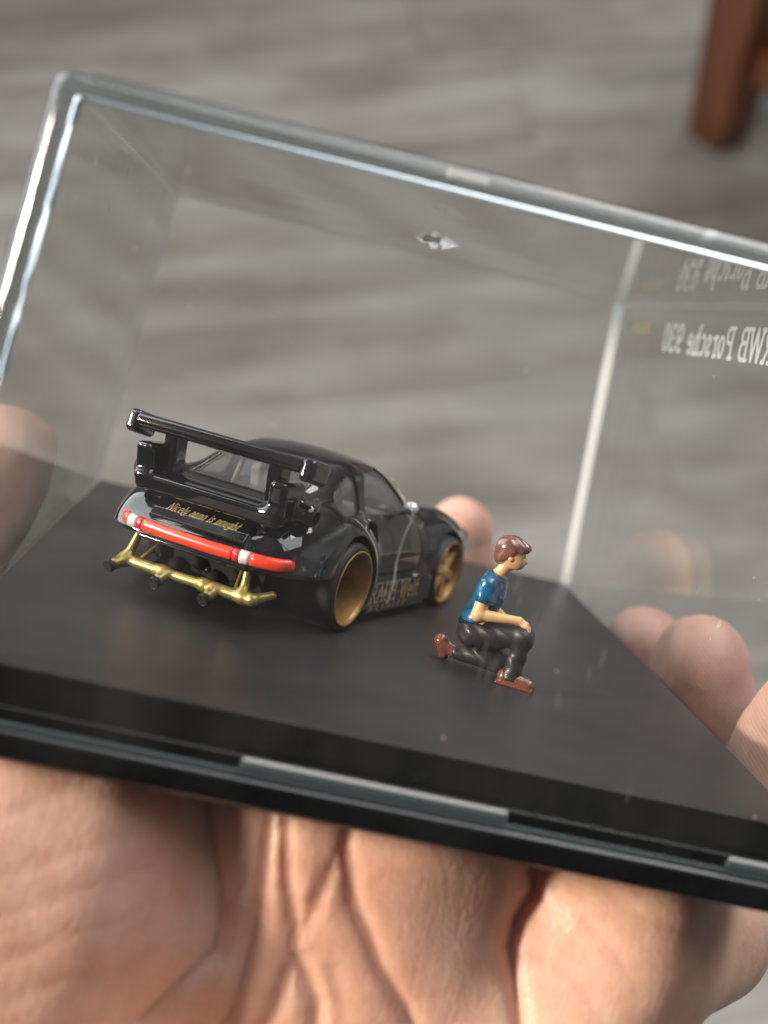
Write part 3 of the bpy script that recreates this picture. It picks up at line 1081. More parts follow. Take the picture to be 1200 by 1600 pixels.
# cabin
o = obj('cabin_floor', boxm('cabin_floor', (-8, -8.6, 8.3), (26, 8.6, 9.0)), M_cabin, car)
bevel(o, 0.3)
for s in (-1, 1):
    def seat(P, s=s):
        d = s_box(P, (12, s * 4.4, 10.3), (3.2, 2.7, 1.4), 1.0)
        c, t = math.cos(0.22), math.sin(0.22)
        x, z = P[0] - 8.6, P[2] - 13.3
        Q = [x * c + z * t, P[1] - s * 4.4, -x * t + z * c]
        d = smin(d, s_box(Q, (0, 0, 0), (0.9, 2.6, 3.6), 0.8), 0.8)
        return smin(d, s_box(Q, (0, 0, 3.9), (0.8, 1.3, 1.2), 0.7), 0.6)
    me, _, _ = s_mesh('seat', seat, (5, s * 4.4 - 4, 8.5), (17, s * 4.4 + 4, 19.4), 0.3)
    obj('seat', me, M_cabin, car)
obj('dashboard', boxm('dashboard', (22, -8, 9), (26, 8, 12.6)), M_cabin, car)
obj('steering_wheel', sweep('steering_wheel', [(20.6 + 0.5 * math.cos(t), 4.4 + 1.7 * math.cos(t + 1.57), 13.2 + 1.7 * math.sin(t + 1.57)) for t in np.linspace(0, 6.283, 20)], 0.22, 6, caps=False), M_matt, car)
obj('roll_hoop', sweep('roll_hoop', catmull([(4.5, -7.6, 9), (4.5, -7.2, 15), (4.7, -5.6, 18.4), (4.8, 0, 19.0), (4.7, 5.6, 18.4), (4.5, 7.2, 15), (4.5, 7.6, 9)], 6), 0.4, 8, up=(1, 0, 0)), M_cabin, car)

# wheels: tyre mesh with rim, spokes, hub
def wheel(x, s, R_, w, r, outer, spokes, depth):
    """s: side sign; outer: |y| of the outer tyre face"""
    L = Matrix.Translation(Vector((x, s * outer, R_)) * MM)
    if s < 0:
        L = L @ Matrix.Rotation(math.pi, 4, 'Z')
    # local y points outwards (towards the viewer of that wheel), tyre from y=-w to 0
    tp = [(r - 0.5, -w), (R_ - 0.5, -w), (R_ - 0.1, -w + 0.4), (R_, -w + 0.9), (R_, -0.9), (R_ - 0.12, -0.42), (R_ - 0.5, -0.05), (r + 0.25, 0.0), (r, -0.15), (r - 0.15, -0.5)]
    t = obj('wheel', lathe('wheel', tp, 64), M_tyre, car, L)
    rp_ = [(r - 0.1, -0.3), (r + 0.22, 0.02), (r + 0.18, 0.14), (r - 0.02, 0.16), (r - 0.22, 0.0), (r - 0.42, -0.5), (r - 0.75, -depth), (r - 0.95, -depth - 0.8), (0.9, -depth - 1.6), (0.02, -depth - 1.6)]
    obj('rim', lathe('rim', rp_, 64), M_gold, t)
    if spokes:
        for k in range(6):
            a = 2 * math.pi * k / 6 + 0.25
            c, sn = math.cos(a), math.sin(a)
            pts = []
            for (rad, yy, wd) in ((0.9, -0.45, 0.75), (r - 0.5, -0.6, 0.55)):
                pts.append((rad, yy, wd))
            V = []
            for rad, yy, wd in pts:
                for dy in (0, -0.9):
                    for dw in (-1, 1):
                        V.append((rad * c - dw * wd * sn, yy + dy, rad * sn + dw * wd * c))
            me = mesh('spoke', V, [(0, 1, 5, 4), (2, 6, 7, 3), (0, 4, 6, 2), (1, 3, 7, 5), (0, 2, 3, 1), (4, 5, 7, 6)])
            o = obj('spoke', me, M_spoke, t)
            bevel(o, 0.12, 2)
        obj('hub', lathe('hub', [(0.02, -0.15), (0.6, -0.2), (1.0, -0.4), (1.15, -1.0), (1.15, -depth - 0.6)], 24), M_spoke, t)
    else:
        for k in range(6):
            a = 2 * math.pi * k / 6
            c, sn = math.cos(a), math.sin(a)
            V = []
            for rad, yy, wd in ((0.6, -depth + 0.09, 0.45), (r - 0.95, -depth + 0.1, 0.4)):
                for dy in (0, -0.7):
                    for dw in (-1, 1):
                        V.append((rad * c - dw * wd * sn, yy + dy, rad * sn + dw * wd * c))
            o = obj('spoke', mesh('spoke', V, [(0, 1, 5, 4), (2, 6, 7, 3), (0, 4, 6, 2), (1, 3, 7, 5), (0, 2, 3, 1), (4, 5, 7, 6)]), M_gold, t)
            bevel(o, 0.12, 2)
        obj('hub', lathe('hub', [(0.02, -depth + 0.4), (0.7, -depth + 0.3), (0.9, -depth), (0.9, -depth - 0.6)], 20), M_gold, t)
    return t


for s in (-1, 1):
    wheel(0.3, s, 5.75, 7.0, 4.75, 14.9, False, 3.6)
    wheel(35.7, s, 5.3, 5.5, 4.55, 13.75, True, 3.0)

# tail lamp strip wrapping the tail
strip = empty('lamp_strip', None)
strip.parent = car
SP = catmull([(-10.9, 12.3, 8.9), (-12.7, 11.5, 8.8), (-14.5, 10.1, 8.7), (-15.2, 8.4, 8.6), (-15.5, 3.5, 8.5), (-15.55, 0, 8.5), (-15.5, -3.5, 8.5), (-15.2, -8.4, 8.6), (-14.85, -10.2, 8.65), (-14.1, -11.6, 8.7), (-12.9, -12.65, 8.8)], 8)
lens = np.r_[0, np.cumsum(np.linalg.norm(np.diff(SP, axis=0), axis=1))]


def strip_part(name, l0, l1, mat, rr=0.55):
    ls = np.linspace(l0, l1, max(4, int((l1 - l0) / 0.5)))
    pts = np.stack([np.interp(ls, lens, SP[:, i]) for i in range(3)], 1)
    r = [rr] * len(pts)
    if l0 <= 0.01:
        r[0] = rr * 0.85
    if l1 >= lens[-1] - 0.01:
        r[-1] = rr * 0.85
    obj(name, sweep(name, pts, r, 14, flat=1.45), mat, strip)


LT = lens[-1]
strip_part('lamp_glass', 0, 5.3, M_red)
strip_part('indicator', 5.3, 6.6, M_silver, 0.58)
strip_part('fog_lamp', 6.6, 7.5, M_crimson, 0.56)
strip_part('lamp_glass', 7.5, LT - 7.5, M_red)
strip_part('fog_lamp', LT - 7.5, LT - 6.6, M_crimson, 0.56)
strip_part('indicator', LT - 6.6, LT - 5.3, M_silver, 0.58)
strip_part('lamp_glass', LT - 5.3, LT, M_red)

# engine lid panel with script
n_ = Vector((-0.70, 0, 0.714))
LID = Matrix.Translation(Vector((-14.0, 0, 11.15)) * MM) @ Matrix(((0, 0.714, -0.70, 0), (-1, 0, 0, 0), (0, 0.70, 0.714, 0), (0, 0, 0, 1)))
# local x -> car -y (left to right as seen from behind), local y -> up the slope, local z -> outward normal
pl = obj('engine_lid', boxm('engine_lid', (-6.8, -1.75, -1.6), (6.8, 1.5, 0.28)), M_paint, car, LID)
bevel(pl, 0.22, 3)
sm, sw = text_mesh('script', 'Nicely anno is nought', 1.15, sx=0.86, pen=0.05, shear=0.45, gap=0.02, step=0.035)
obj('script', sm, M_goldink, pl, Matrix.Translation(Vector((-sw / 2, -0.35, 0.30)) * MM))

# rear wing
wing = empty('rear_wing', None)
wing.parent = car


def wing_f(P):
    x, ys, z = P
    y = np.abs(ys)
    # pedestal growing out of the engine lid
    c, s = math.cos(0.35), math.sin(0.35)
    d = s_box([x, y, z], (-9.9, 0, 13.1), (3.3, 8.4, 1.7), 0.6)
    # lower tail plate, dished, with thick upright ends
    bl = s_box([(x + 12.2) * 0.97 + (z - 14.3) * 0.24, y, (z - 14.2) * 0.97 - (x + 12.2) * 0.24], (0, 0, 0), (2.8, 10.2, 1.1), 0.6)
    d = smin(d, bl, 1.4)
    up = s_box([x + (z - 15.8) * 0.22, y - (z - 15.8) * 0.05, z], (-12.2, 9.4, 15.9), (2.7, 1.25, 2.4), 0.75)
    d = smin(d, up, 1.1)
    # short stub on the outer flank of each end
    d = smin(d, s_cone([x, y, z], (-10.4, 10.2, 14.8), (-10.4, 11.7, 14.7), 1.7, 1.5), 0.5)
    return d


me, _, _ = s_mesh('tail_plate', wing_f, (-17, -13, 11), (-5, 13, 19.5), 0.25)
obj('tail_plate', me, M_paint, wing)
for s in (-1, 1):
    def strut(P, s=s):
        c = s_box([P[0] + (P[2] - 17) * 0.10, P[1], P[2]], (-11.4, s * 7.4, 17.6), (1.5, 0.95, 3.3), 0.5)
        return smin(c, s_cone(P, (-10.6, s * 7.4, 15.4), (-9.2, s * 7.4, 15.2), 1.3, 1.3), 0.6)
    me, _, _ = s_mesh('strut', strut, (-14.5, s * 7.4 - 2.5, 13.5), (-7, s * 7.4 + 2.5, 21.6), 0.22)
    obj('strut', me, M_paint, wing)

    def endp(P, s=s):
        return s_box([(P[0] + 12.2) * 0.98 - (P[2] - 20.6) * 0.17, P[1], (P[2] - 20.6) * 0.98 + (P[0] + 12.2) * 0.17], (0, s * 12.3, -0.55), (2.3, 0.95, 1.4), 0.65)
    me, _, _ = s_mesh('end_plate', endp, (-16.5, s * 12.6 - 1.9, 17.4), (-8, s * 12.6 + 1.9, 23.4), 0.2)
    obj('end_plate', me, M_paint, wing)


def blade(P):
    x, z = P[0] + 12.4, P[2] - 20.35
    X = x * 0.985 - z * 0.17
    Z = z * 0.985 + x * 0.17
    return s_box([X, P[1], Z - 0.05 * X * X * 0.3], (0, 0, 0), (2.2, 12.1, 0.9), 0.7)


me, _, _ = s_mesh('upper_blade', blade, (-16, -12.8, 19), (-9, 12.8, 22.6), 0.22)
obj('upper_blade', me, M_paint, wing)

# gold exhaust frame under the tail
def gold(P):
    x, y, z = P
    d = s_cone(P, (-15.2, 8.9, 3.8), (-15.4, 3.0, 3.8), 0.66, 0.74)
    d = smin(d, s_cone(P, (-15.4, 3.0, 3.8), (-15.4, -3.0, 3.9), 0.62, 0.62), 0.8)
    d = smin(d, s_cone(P, (-15.4, -3.0, 3.9), (-15.2, -9.6, 4.0), 0.74, 0.68), 0.8)
    d = smin(d, s_cone(P, (-15.2, -9.6, 4.0), (-13.2, -11.0, 4.8), 0.7, 0.5), 0.5)
    for s in (-1, 1):
        d = smin(d, s_cone(P, (-15.1, s * 8.4 + 0.2, 3.8), (-14.2, s * 7.8 + 0.2, 7.6), 0.62, 0.45), 0.9)
        d = smin(d, s_cone(P, (-14.6, s * 6.8, 4.4), (-12.6, s * 6.0, 6.2), 0.3, 0.3), 0.3)
    d = smin(d, s_cone(P, (-15.2, 8.6, 3.8), (-16.6, 9.0, 3.2), 0.72, 0.72), 0.6)
    d = smin(d, s_cone(P, (-15.4, 2.4, 3.7), (-16.6, 2.5, 3.1), 0.74, 0.72), 0.6)
    d = smin(d, s_cone(P, (-15.4, -4.6, 3.7), (-16.6, -4.5, 3.1), 0.74, 0.72), 0.6)
    return d


me, _, _ = s_mesh('exhaust_frame', gold, (-19.5, -12, 1.2), (-11.5, 12.8, 8.6), 0.2)
ex = obj('exhaust_frame', me, M_goldtube, car)
for a_, b_ in (((-17.1, 9.15, 3.0), (-17.7, 9.3, 2.75)), ((-17.1, 2.55, 2.87), (-17.7, 2.6, 2.6)), ((-17.1, -4.45, 2.87), (-17.7, -4.4, 2.6))):
    a_, b_ = np.array(a_), np.array(b_)
    tipo = obj('exhaust_tip', sweep('exhaust_tip', [a_, a_ + (b_ - a_) * 0.8, b_, b_ - (b_ - a_) * 0.35, b_ - (b_ - a_) * 0.4], [0.74, 0.78, 0.74, 0.55, 0.02], 16), M_darkmetal, ex)

    tipo.data.polygons.foreach_set('use_smooth', [False] * len(tipo.data.polygons)) if a_ is not None else None

# engine seen under the tail
def eng(P):
    d = s_box(P, (-9.0, 0, 4.6), (3.0, 6.6, 1.9), 0.6)
    for k, (yy, zz, r) in enumerate(((5.6, 5.6, 1.1), (3.0, 4.4, 1.3), (0.2, 5.6, 1.0), (-2.6, 4.2, 1.4), (-5.4, 5.4, 1.2))):
        d = smin(d, s_cone(P, (-9, yy, zz), (-12.6, yy, zz), r, r * 0.8), 0.3)
    d = smin(d, s_cone(P, (-12.4, 5.8, 3.8), (-12.4, -5.8, 3.6), 0.5, 0.5), 0.3)
    return d


me, _, _ = s_mesh('engine', eng, (-14, -8, 2), (-5, 8, 7.6), 0.25)
obj('engine', me, M_matt, car)
for yy in (-1.6, 5.2):
    obj('bolt', lathe('bolt', [(0.02, -0.3), (0.3, -0.25), (0.34, 0.3)], 10, 'X'), M_darkmetal, car, Matrix.Translation(Vector((-13.0, yy, 5.2)) * MM))
obj('dark_backing', boxm('dark_backing', (-11.2, -8.4, 2.2), (-10.9, 8.4, 7.3)), M_matt, car)  # added matt black sheet, keeps the recess around the engine dark
obj('underbody', boxm('underbody', (-8, -7.2, 1.6), (47, 7.2, 2.6)), M_matt, car)
obj('front_splitter', boxm('front_splitter', (44, -9, 1.3), (51, 9, 2.1)), M_paint, car)

# mirrors
for s in (-1, 1):
    def mir(P, s=s):
        return s_ell(P, (19.9, s * 12.0, 15.0), (0.85, 1.1, 0.95))
    me, _, _ = s_mesh('door_mirror', mir, (18.6, s * 12.0 - 1.6, 13.6), (21.2, s * 12.0 + 1.6, 16.4), 0.13)
    mo = obj('door_mirror', me, M_mirror if s < 0 else M_paint, car)
    if s < 0:
        mo['label'] = 'silver-white right door mirror'
    obj('mirror_stalk', sweep('mirror_stalk', [(20.2, s * 11.6, 14.6), (21.2, s * 10.4, 13.8)], 0.32, 8), M_paint, mo)
# door handle
for s in (-1, 1):
    obj('door_handle', sweep('door_handle', [(8.9, s * 11.55, 13.2), (9.2, s * 11.9, 12.7), (9.8, s * 12.25, 11.2), (10.0, s * 12.35, 10.0), (10.9, s * 12.3, 9.4)], [0.45, 0.5, 0.42, 0.5, 0.3], 8, up=(0, 1, 0)), M_matt, car)
# lettering on the sill
t1, w1 = text_mesh('sill_lettering', 'RAUH-Welt', 3.1, sx=0.86, pen=0.066, gap=0.08)
t2, w2 = text_mesh('sill_lettering', 'BEGRIFF', 0.62, sx=2.6, pen=0.06, gap=0.55)
for s in (-1, 1):
    Rm = Matrix(((1, 0, 0, 0), (0, 0, -1, 0), (0, 1, 0, 0), (0, 0, 0, 1))) if s < 0 else Matrix(((-1, 0, 0, 0), (0, 0, 1, 0), (0, 1, 0, 0), (0, 0, 0, 1)))
    x0 = 8.0 if s < 0 else 27.5
    pt = obj('sill_plate', boxm('sill_plate', (0, -0.3, -0.2), (19.8, 3.9, 0.0)), M_paint, car, Matrix.Translation(Vector((x0 if s < 0 else 28.4, s * 14.03, 1.75)) * MM) @ Rm)
    bevel(pt, 0.08)
    obj('sill_lettering', t1, M_dullgold, pt, Matrix.Translation(Vector((0.6, 1.15, 0.015)) * MM) @ Matrix.Scale(0.76, 4, (0, 1, 0)))
    obj('sill_lettering', t2, M_dullgold, pt, Matrix.Translation(Vector((0.9, 0.1, 0.015)) * MM))
    obj('sill_stripe', boxm('sill_stripe', (0.4, 3.68, 0.0), (12.5, 3.8, 0.02)), M_dullgold, pt)
# head lamps
for s in (-1, 1):
    obj('headlight', lathe('headlight', [(0.02, 0.9), (1.2, 0.75), (2.1, 0.3), (2.3, -0.2)], 24, 'X'), M_silver, car, Matrix.Translation(Vector((48.6, s * 9.4, 8.1)) * MM) @ Matrix.Rotation(-0.25, 4, 'Y'))

# clear tie holding the car down, looped over the windscreen edge and the right door
tie = empty('clear_tie', at(CAR_AT[0], CAR_AT[1], 0) @ Matrix.Rotation(CAR_AT[2], 4, 'Z'),
            label='thin transparent plastic strap looped over the black car by its right door mirror', cat='strap')
M_tie = Mat('clear_strap').set(Transmission_Weight=0.75, IOR=1.45, Roughness=0.1, Base_Color=(0.85, 0.83, 0.76)).m
tp = catmull([(19.6, -8.6, 18.3), (19.7, -9.6, 17.0), (19.3, -11.0, 15.9), (18.6, -13.0, 14.6), (17.8, -12.9, 11.5), (16.5, -13.2, 8.1), (14.8, -14.2, 5.0), (13.4, -14.4, 2.3)], 8)
for k in (-0.26, 0.26):
    obj('strand', sweep('strand', tp + np.array([k, 0, 0]), 0.06, 8), M_tie, tie)
obj('strap_film', sweep('strap_film', tp, 0.25, 8, flat=0.08, up=(0, 1, 0)), M_clear, tie)

# ------------------------------------------------------------------ kneeling figure
fa = math.atan2(-0.35, 0.93)
person = empty('person', at(60.0, 36.5, 0.0) @ Matrix.Rotation(fa, 4, 'Z'),
               label='tiny kneeling toy man in blue shirt, dark trousers and brown shoes beside the car', cat='figurine')


def f_head(P):
    d = s_ell(P, (-1.35, 0, 15.35), (1.55, 1.35, 1.75))
    d = smin(d, s_ell(P, (-0.55, 0, 14.45), (0.95, 0.85, 0.85)), 0.7)      # jaw
    d = smin(d, s_cone(P, (0.15, 0, 15.0), (0.48, 0, 14.75), 0.22, 0.2), 0.25)  # nose
    for s in (-1, 1):
        d = smin(d, s_ell(P, (-1.3, s * 1.35, 14.9), (0.32, 0.18, 0.42)), 0.15)  # ears
        d = smax(d, -(s_ell(P, (0.18, s * 0.5, 15.25), (0.22, 0.26, 0.16))), 0.15)  # eye sockets
    d = smax(d, -s_ell(P, (0.35, 0, 14.15), (0.2, 0.4, 0.07)), 0.08)
    return d


def hand5(P, w, t, side):
    """palm and five separate fingers from wrist w towards t"""
    w, t = np.array(w, float), np.array(t, float)
    u = (t - w) / np.linalg.norm(t - w)
    l = np.array([0, 1.0, 0])
    dn = np.array([0.25, 0, -1.0])
    d = s_cone(P, w, w + u * 0.9, 0.42, 0.5)
    for k, (o_, ln) in enumerate(((-0.42, 0.85), (-0.14, 1.0), (0.15, 0.95), (0.42, 0.75))):
        a = w + u * 0.95 + l * o_
        m = a + u * ln * 0.55
        e_ = m + (u * 0.35 + dn * 0.6) * ln * 0.55
        d = smin(d, s_cone(P, a, m, 0.2, 0.18), 0.12)
        d = smin(d, s_cone(P, m, e_, 0.18, 0.15), 0.06)
    a = w + u * 0.35 - l * 0.4 * side
    d = smin(d, s_cone(P, a, a + u * 0.6 - l * 0.35 * side, 0.2, 0.16), 0.12)
    return d


SH = {-1: [(-3.0, -2.1, 11.2), (-3.2, -3.0, 7.5), (1.7, -2.0, 8.0), (3.9, -1.8, 7.0)],
      1: [(-2.9, 2.1, 11.2), (-2.6, 2.7, 7.6), (-0.3, 1.9, 6.9), (1.5, 1.4, 6.6)]}


def torso(P, g=0.0):
    d = s_ell(P, (-2.9, 0, 9.9), (1.75 + g, 2.35 + g, 2.6 + g))
    d = smin(d, s_ell(P, (-3.75, 0, 6.5), (1.75 + g, 2.05 + g, 2.1 + g)), 1.6)
    return smin(d, s_ell(P, (-2.7, 0, 11.7), (1.2 + g, 2.35 + g, 1.05 + g)), 0.8)


def legs(P, g=0.0):
    d = s_ell(P, (-3.9, 0, 4.9), (1.95 + g, 2.2 + g, 1.7 + g))
    d = smin(d, s_cone(P, (-3.4, -1.2, 4.8), (2.6, -1.6, 6.1), 1.75 + g, 1.25 + g), 0.7)
    d = smin(d, s_cone(P, (2.6, -1.6, 6.1), (2.3, -1.7, 1.6), 1.2 + g, 0.85 + g), 0.5)
    d = smin(d, s_cone(P, (-3.2, 1.2, 4.5), (0.0, 1.5, 1.75), 1.75 + g, 1.35 + g), 0.7)
    d = smin(d, s_cone(P, (0.0, 1.5, 1.6), (-5.4, 1.5, 1.35), 1.25 + g, 0.8 + g), 0.5)
    return d


def fig_body(P):
    d = smin(torso(P, -0.15), legs(P, -0.15), 0.6)
    d = smin(d, s_cone(P, (-2.5, 0, 12.3), (-1.7, 0, 13.9), 0.85, 0.8), 0.6)
    d = smin(d, f_head(P), 0.35)
    for s in (-1, 1):
        a, e_, w, t = SH[s]
        arm = smin(s_cone(P, a, e_, 0.95, 0.82), s_cone(P, e_, w, 0.8, 0.48), 0.35)
        arm = smin(arm, hand5(P, w, t, s), 0.2)
        d = smin(d, arm, 0.25)
    d = smin(d, s_cone(P, (1.9, -1.8, 0.75), (4.4, -1.95, 0.6), 0.5, 0.45), 0.3)
    d = smin(d, s_cone(P, (-6.2, 1.5, 1.6), (-6.4, 1.5, 0.8), 0.5, 0.45), 0.3)
    return d


me, _, _ = s_mesh('figure_body', fig_body, (-8.5, -5, -0.2), (6.5, 5, 18.5), 0.15)
obj('figure_body', me, M_figskin, person)


def shirt(P):
    d = torso(P, 0.12)
    for s in (-1, 1):
        a, e_ = np.array(SH[s][0]), np.array(SH[s][1])
        d = smin(d, s_cone(P, a, a + (e_ - a) * 0.42, 1.18, 1.18), 0.5)
    # folds
    d = d + 0.07 * np.sin(P[2] * 2.6 + P[0] * 1.7) * np.sin(P[1] * 1.4 + P[2] * 0.9)
    d = smax(d, 5.2 - P[2], 0.2)
    return smax(d, P[2] - 12.6 - (P[0] + 2.4) * -0.35, 0.2)


me, _, _ = s_mesh('shirt', shirt, (-7, -5.5, 5), (1, 5.5, 13.2), 0.16)
obj('shirt', me, M_shirt, person)


def jeans(P):
    d = legs(P, 0.08)
    # flared hem over the front shoe, knee and hip folds
    d = smin(d, s_cone(P, (2.35, -1.7, 3.2), (2.3, -1.75, 1.0), 0.95, 1.25), 0.5)
    d = d + 0.09 * np.sin(P[0] * 2.3 + P[2] * 3.1 + P[1]) * np.exp(-((P[2] - 4) / 3) ** 2)
    d = smax(d, P[2] - 6.15 - (P[0] + 3) * 0.12 * (P[0] > -3), 0.2) if False else d
    d = smax(d, 0.75 - P[2], 0.15) if False else d
    d = smax(d, P[2] - 6.3 - np.maximum(P[0] + 2.6, 0) * 1.2, 0.25)
    return smax(d, np.where(P[1] < 0, 0.72, 0.05) - P[2], 0.12)


me, _, _ = s_mesh('trousers', jeans, (-7, -4, 0), (5, 4, 8.2), 0.16)
obj('trousers', me, M_jeans, person)
obj('belt', sweep('belt', [(-3.8 + 2.02 * math.cos(t), 2.2 * math.sin(t), 6.0 + 0.1 * math.cos(t)) for t in np.linspace(0, 6.283, 30)], 0.2, 8, flat=1.2, caps=False), M_matt, person)


def shoe(P, a, b, r):
    return smin(s_cone(P, a, b, r, r * 0.95), s_cone(P, a, (np.array(a) + np.array(b)) / 2, r * 1.1, r * 0.95), 0.3)


me, _, _ = s_mesh('shoe', lambda P: smax(smin(shoe(P, (1.6, -1.8, 0.95), (4.6, -1.95, 0.62), 0.86), s_box(P, (3.0, -1.88, 0.18), (2.35, 0.85, 0.2), 0.15), 0.25), -P[2], 0.05), (-0.5, -3.4, -0.2), (6.4, -0.2, 2.2), 0.14)
obj('shoe', me, M_shoe, person)
me, _, _ = s_mesh('shoe', lambda P: smax(smin(shoe(P, (-7.7, 1.5, 2.2), (-7.0, 1.5, 0.8), 0.82), s_cone(P, (-7.6, 1.5, 2.0), (-5.9, 1.5, 1.4), 0.78, 0.75), 0.3), 0.02 - P[2], 0.05), (-9.2, -0.2, -0.2), (-4.4, 3.2, 4), 0.14)
obj('shoe', me, M_shoe, person)


def hair(P):
    d = s_ell(P, (-1.75, 0, 15.85), (1.95, 1.68, 1.72))
    d = smin(d, s_ell(P, (-0.4, 0, 16.35), (1.1, 1.15, 0.7)), 0.5)
    d = smin(d, s_ell(P, (-2.6, 0, 14.7), (0.95, 1.2, 1.0)), 0.6)
    d = d + 0.05 * np.sin(P[1] * 7 + P[0] * 2.5)
    face = np.maximum(-(P[0] + 0.75 + (15.6 - P[2]) * 0.35), P[2] - 15.75)
    return smax(d, -face, 0.2)


me, _, _ = s_mesh('hair', hair, (-4.4, -2.4, 13), (1.4, 2.4, 18.2), 0.13)
obj('hair', me, M_hairp, person)

# ------------------------------------------------------------------ the holding hand
RING = [
    # metacarpals and fingers: joints and radii
]
FING = {
    'index': [(38, 84, -27, 10.5), (56, 116, -24, 9.5), (67, 134, -14, 8.5), (68, 137.5, -2, 7.6), (67.5, 136.5, 3.0, 6.9)],
    'middle': [(56, 70, -25, 11), (84, 92, -24, 9.5), (97, 101, -17, 8.6), (98, 98.5, -8, 7.8), (97, 97.5, -4.0, 7.2)],
    'ring': [(68, 50, -24, 11), (90, 66, -24, 9.5), (99.5, 73, -15, 9.2), (97.4, 69.5, -4, 8.1), (96.2, 68, 0.9, 7.5)],
    'pinky': [(76, 26, -23, 11), (93, 36, -21, 9.8), (102, 41, -10, 9.2), (103, 41, -3, 8.6), (102.5, 39.5, 2.0, 8.0)],
    'thumb': [(6, 18, -34, 16), (-12, 44, -24, 13), (-16, 64, -12, 10.5), (-14, 78, -1, 9.4), (-10.5, 83, 6.0, 8.2)],
}
CREASES = [
    ([(26.8, -7), (28.8, -12.3), (31.4, -18.4), (32.5, -22.8), (32.3, -25.5), (29.8, -28.7), (27, -33)], 0.9, 0.6),
    ([(34.3, -5), (35.4, -14.9), (36.0, -22.1), (35.7, -31.0), (34, -38)], 0.85, 0.5),
    ([(34.8, -5), (38.0, -17.0), (39.9, -21.3), (40.4, -24.6), (39.7, -30.2), (38, -38)], 0.8, 0.5),
    ([(42.6, -5), (42.7, -12.7), (40.3, -21.6)], 0.6, 0.5),
    ([(40.7, -24.5), (43.6, -28.7), (45, -35)], 1.0, 0.6),
    ([(43.0, -9), (43.0, -12.6), (44.9, -17.6), (46.7, -19.9), (49.2, -23.8), (52.7, -27.6), (56, -33)], 1.0, 0.55),
    ([(62, -8), (63.7, -14.8), (62.4, -17.4), (62.3, -20.5), (63.9, -25.0), (66, -32)], 1.2, 0.55),
    ([(44.2, -25), (46, -29), (46.5, -36)], 0.4, 0.8),
    ([(33.4, -9.5), (34.2, -14), (33.6, -19), (32.5, -22.8)], 0.35, 0.5),
    ([(9.4, -13.8), (14, -11.0), (17.5, -9.0)], 0.10, 0.45), ([(10.4, -18.7), (17.7, -15.3), (22, -13.6)], 0.10, 0.45),
    ([(11.1, -22.5), (20.1, -18.0), (25, -16.5)], 0.11, 0.45), ([(12.0, -27.0), (18.6, -23.0), (24, -21)], 0.10, 0.45),
    ([(13, -31), (19, -27.5), (26, -25.5)], 0.09, 0.45), ([(22, -33), (24, -27), (25.5, -20)], 0.09, 0.45),
    ([(68, -15), (72, -17.5), (75, -21)], 0.14, 0.5), ([(70, -12), (74, -13.6), (80, -14.5)], 0.10, 0.45), ([(66, -20), (70, -22), (73, -26)], 0.09, 0.45),
]


def chain(P, J, k=2.0):
    d = None
    for a, b in zip(J[:-1], J[1:]):
        c = s_cone(P, a[:3], b[:3], a[3], b[3])
        d = c if d is None else smin(d, c, k)
    return d


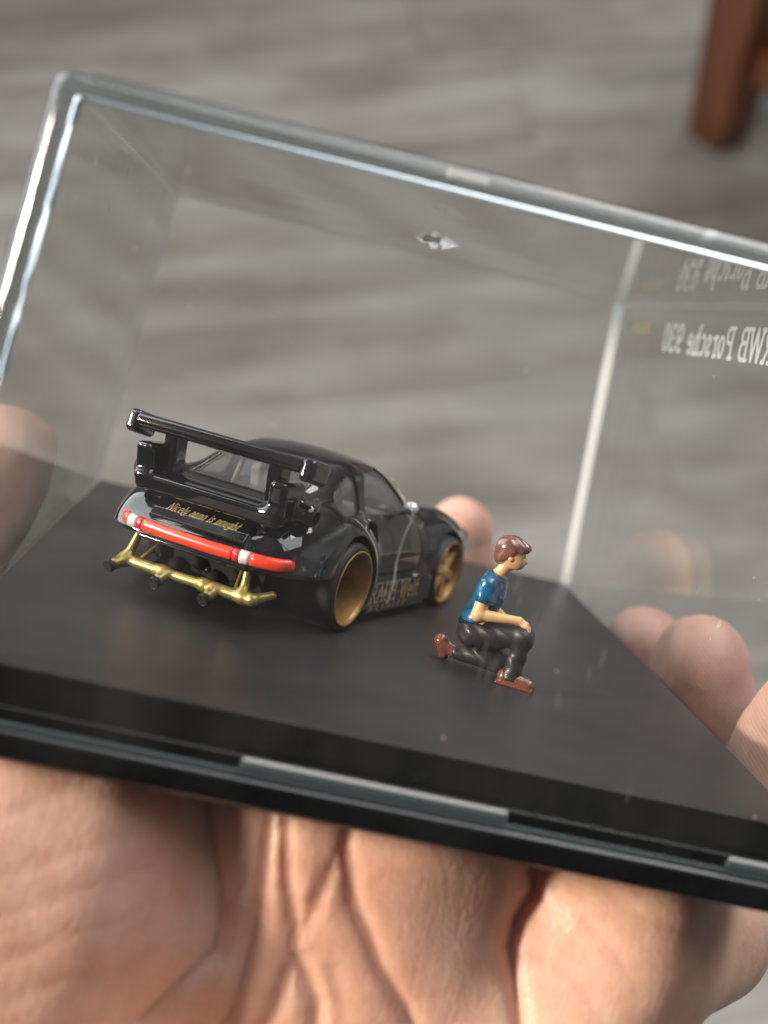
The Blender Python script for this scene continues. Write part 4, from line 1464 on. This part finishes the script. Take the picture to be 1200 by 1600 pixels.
def hand_f(P):
    x, y, z = P
    Wr = (42, 2, -66, 21)
    # forearm, wrist
    d = s_cone(P, (40, -38, -118), (42, 0, -66), 27, 23)
    d = smin(d, s_ell(P, (44, 26, -42), (30, 34, 17), rot_back), 6)
    # thumb ball
    th = s_ell(P, (8.0, 12, -30), (25.5, 17.5, 29), rot_th)
    d = smin(d, th, 5.0)
    # middle of the palm
    d = smin(d, s_ell(P, (44, 15.5, -24), (25, 13.5, 28)), 5)
    d = smin(d, s_cone(P, (50.8, 17.4, -2), (55.0, 12.6, -34), 9.2, 10.6), 5)
    # little-finger side
    d = smin(d, s_cone(P, (64, 12, -50), (75.0, 15.0, -20.0), 15, 13.0), 4.5)
    d = smin(d, s_cone(P, (75.0, 15, -20), (88, 26, -21), 12.4, 10.5), 2.0)
    # fingers
    for nme in ('index', 'middle', 'ring', 'pinky', 'thumb'):
        d = smin(d, chain(P, FING[nme]), 2.0)
    for b_, e_ in (((44, 20, -44), FING['index'][0]), ((50, 20, -44), FING['middle'][0]), ((58, 18, -42), FING['ring'][0]), ((66, 14, -40), FING['pinky'][0])):
        d = smin(d, s_cone(P, b_, e_[:3], 12, e_[3]), 3)
    # press flat against the underside and the walls of the case
    case_d = s_box(P, (CW / 2, CD / 2, 21.3), (CW / 2 + 3.0, CD / 2 + 3.4, 29.55), 1.0)
    d = smax(d, -case_d, 1.6)
    # slight large-scale unevenness of flesh
    d = d + 0.35 * np.sin(x * 0.32 + z * 0.21) * np.sin(z * 0.27 - x * 0.13 + 1.0)
    cr = crease_f(x, z)
    d = d + np.where(y < 30, cr, 0)
    return d


def crease_f(x, z):
    o_ = np.zeros(x.shape)
    for pts, dep, w in CREASES:
        r_ = d_line2(x, z, pts)
        o_ = np.maximum(o_, dep * (0.62 * np.exp(-np.sqrt(r_ * r_ + 0.16) / (3.2 * w)) + 0.38 * np.exp(-(r_ / (w * 1.7)) ** 2)))
    return o_


def eul(a, b, c):
    m = Euler((a, b, c)).to_matrix()
    return [[m[i][j] for j in range(3)] for i in range(3)]


rot_back = eul(0.75, 0, 0)
rot_th = eul(0.15, 0.10, 0.0)
hm, HV, HN = s_mesh('hand', hand_f, (-36, -45, -75), (116, 150, 13), 0.52, slack=1.9)
att = hm.attributes.new('flush', 'FLOAT', 'POINT')
tips = [FING[k][-1] for k in ('index', 'middle', 'ring', 'pinky', 'thumb')]
fl = np.zeros(len(HV))
for t in tips:
    fl = np.maximum(fl, np.exp(-(np.linalg.norm(HV - np.array(t[:3]), axis=1) / 16) ** 2))
fl = np.maximum(fl, 0.5 * np.exp(-((HV[:, 0] - 22) / 7) ** 2 - ((HV[:, 2] + 18) / 9) ** 2) * (HV[:, 1] < 20))
att.data.foreach_set('value', fl.astype(np.float32))
att = hm.attributes.new('ridge', 'FLOAT', 'POINT')
rg = np.zeros(len(HV))
for t in tips[:4]:
    c = np.array(t[:3]) + np.array([-3, -1.5, -3.0])
    rg = np.maximum(rg, np.clip(1.6 - np.linalg.norm(HV - c, axis=1) / 9.0, 0, 1))
att.data.foreach_set('value', rg.astype(np.float32))
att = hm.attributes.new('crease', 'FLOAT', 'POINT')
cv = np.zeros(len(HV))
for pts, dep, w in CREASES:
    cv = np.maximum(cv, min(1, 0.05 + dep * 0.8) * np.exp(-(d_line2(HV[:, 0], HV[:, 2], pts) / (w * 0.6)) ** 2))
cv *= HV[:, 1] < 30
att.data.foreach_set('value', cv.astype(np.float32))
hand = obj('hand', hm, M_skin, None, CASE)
tag(hand, 'bare left palm and curled fingers holding up the display box from below', 'hand')
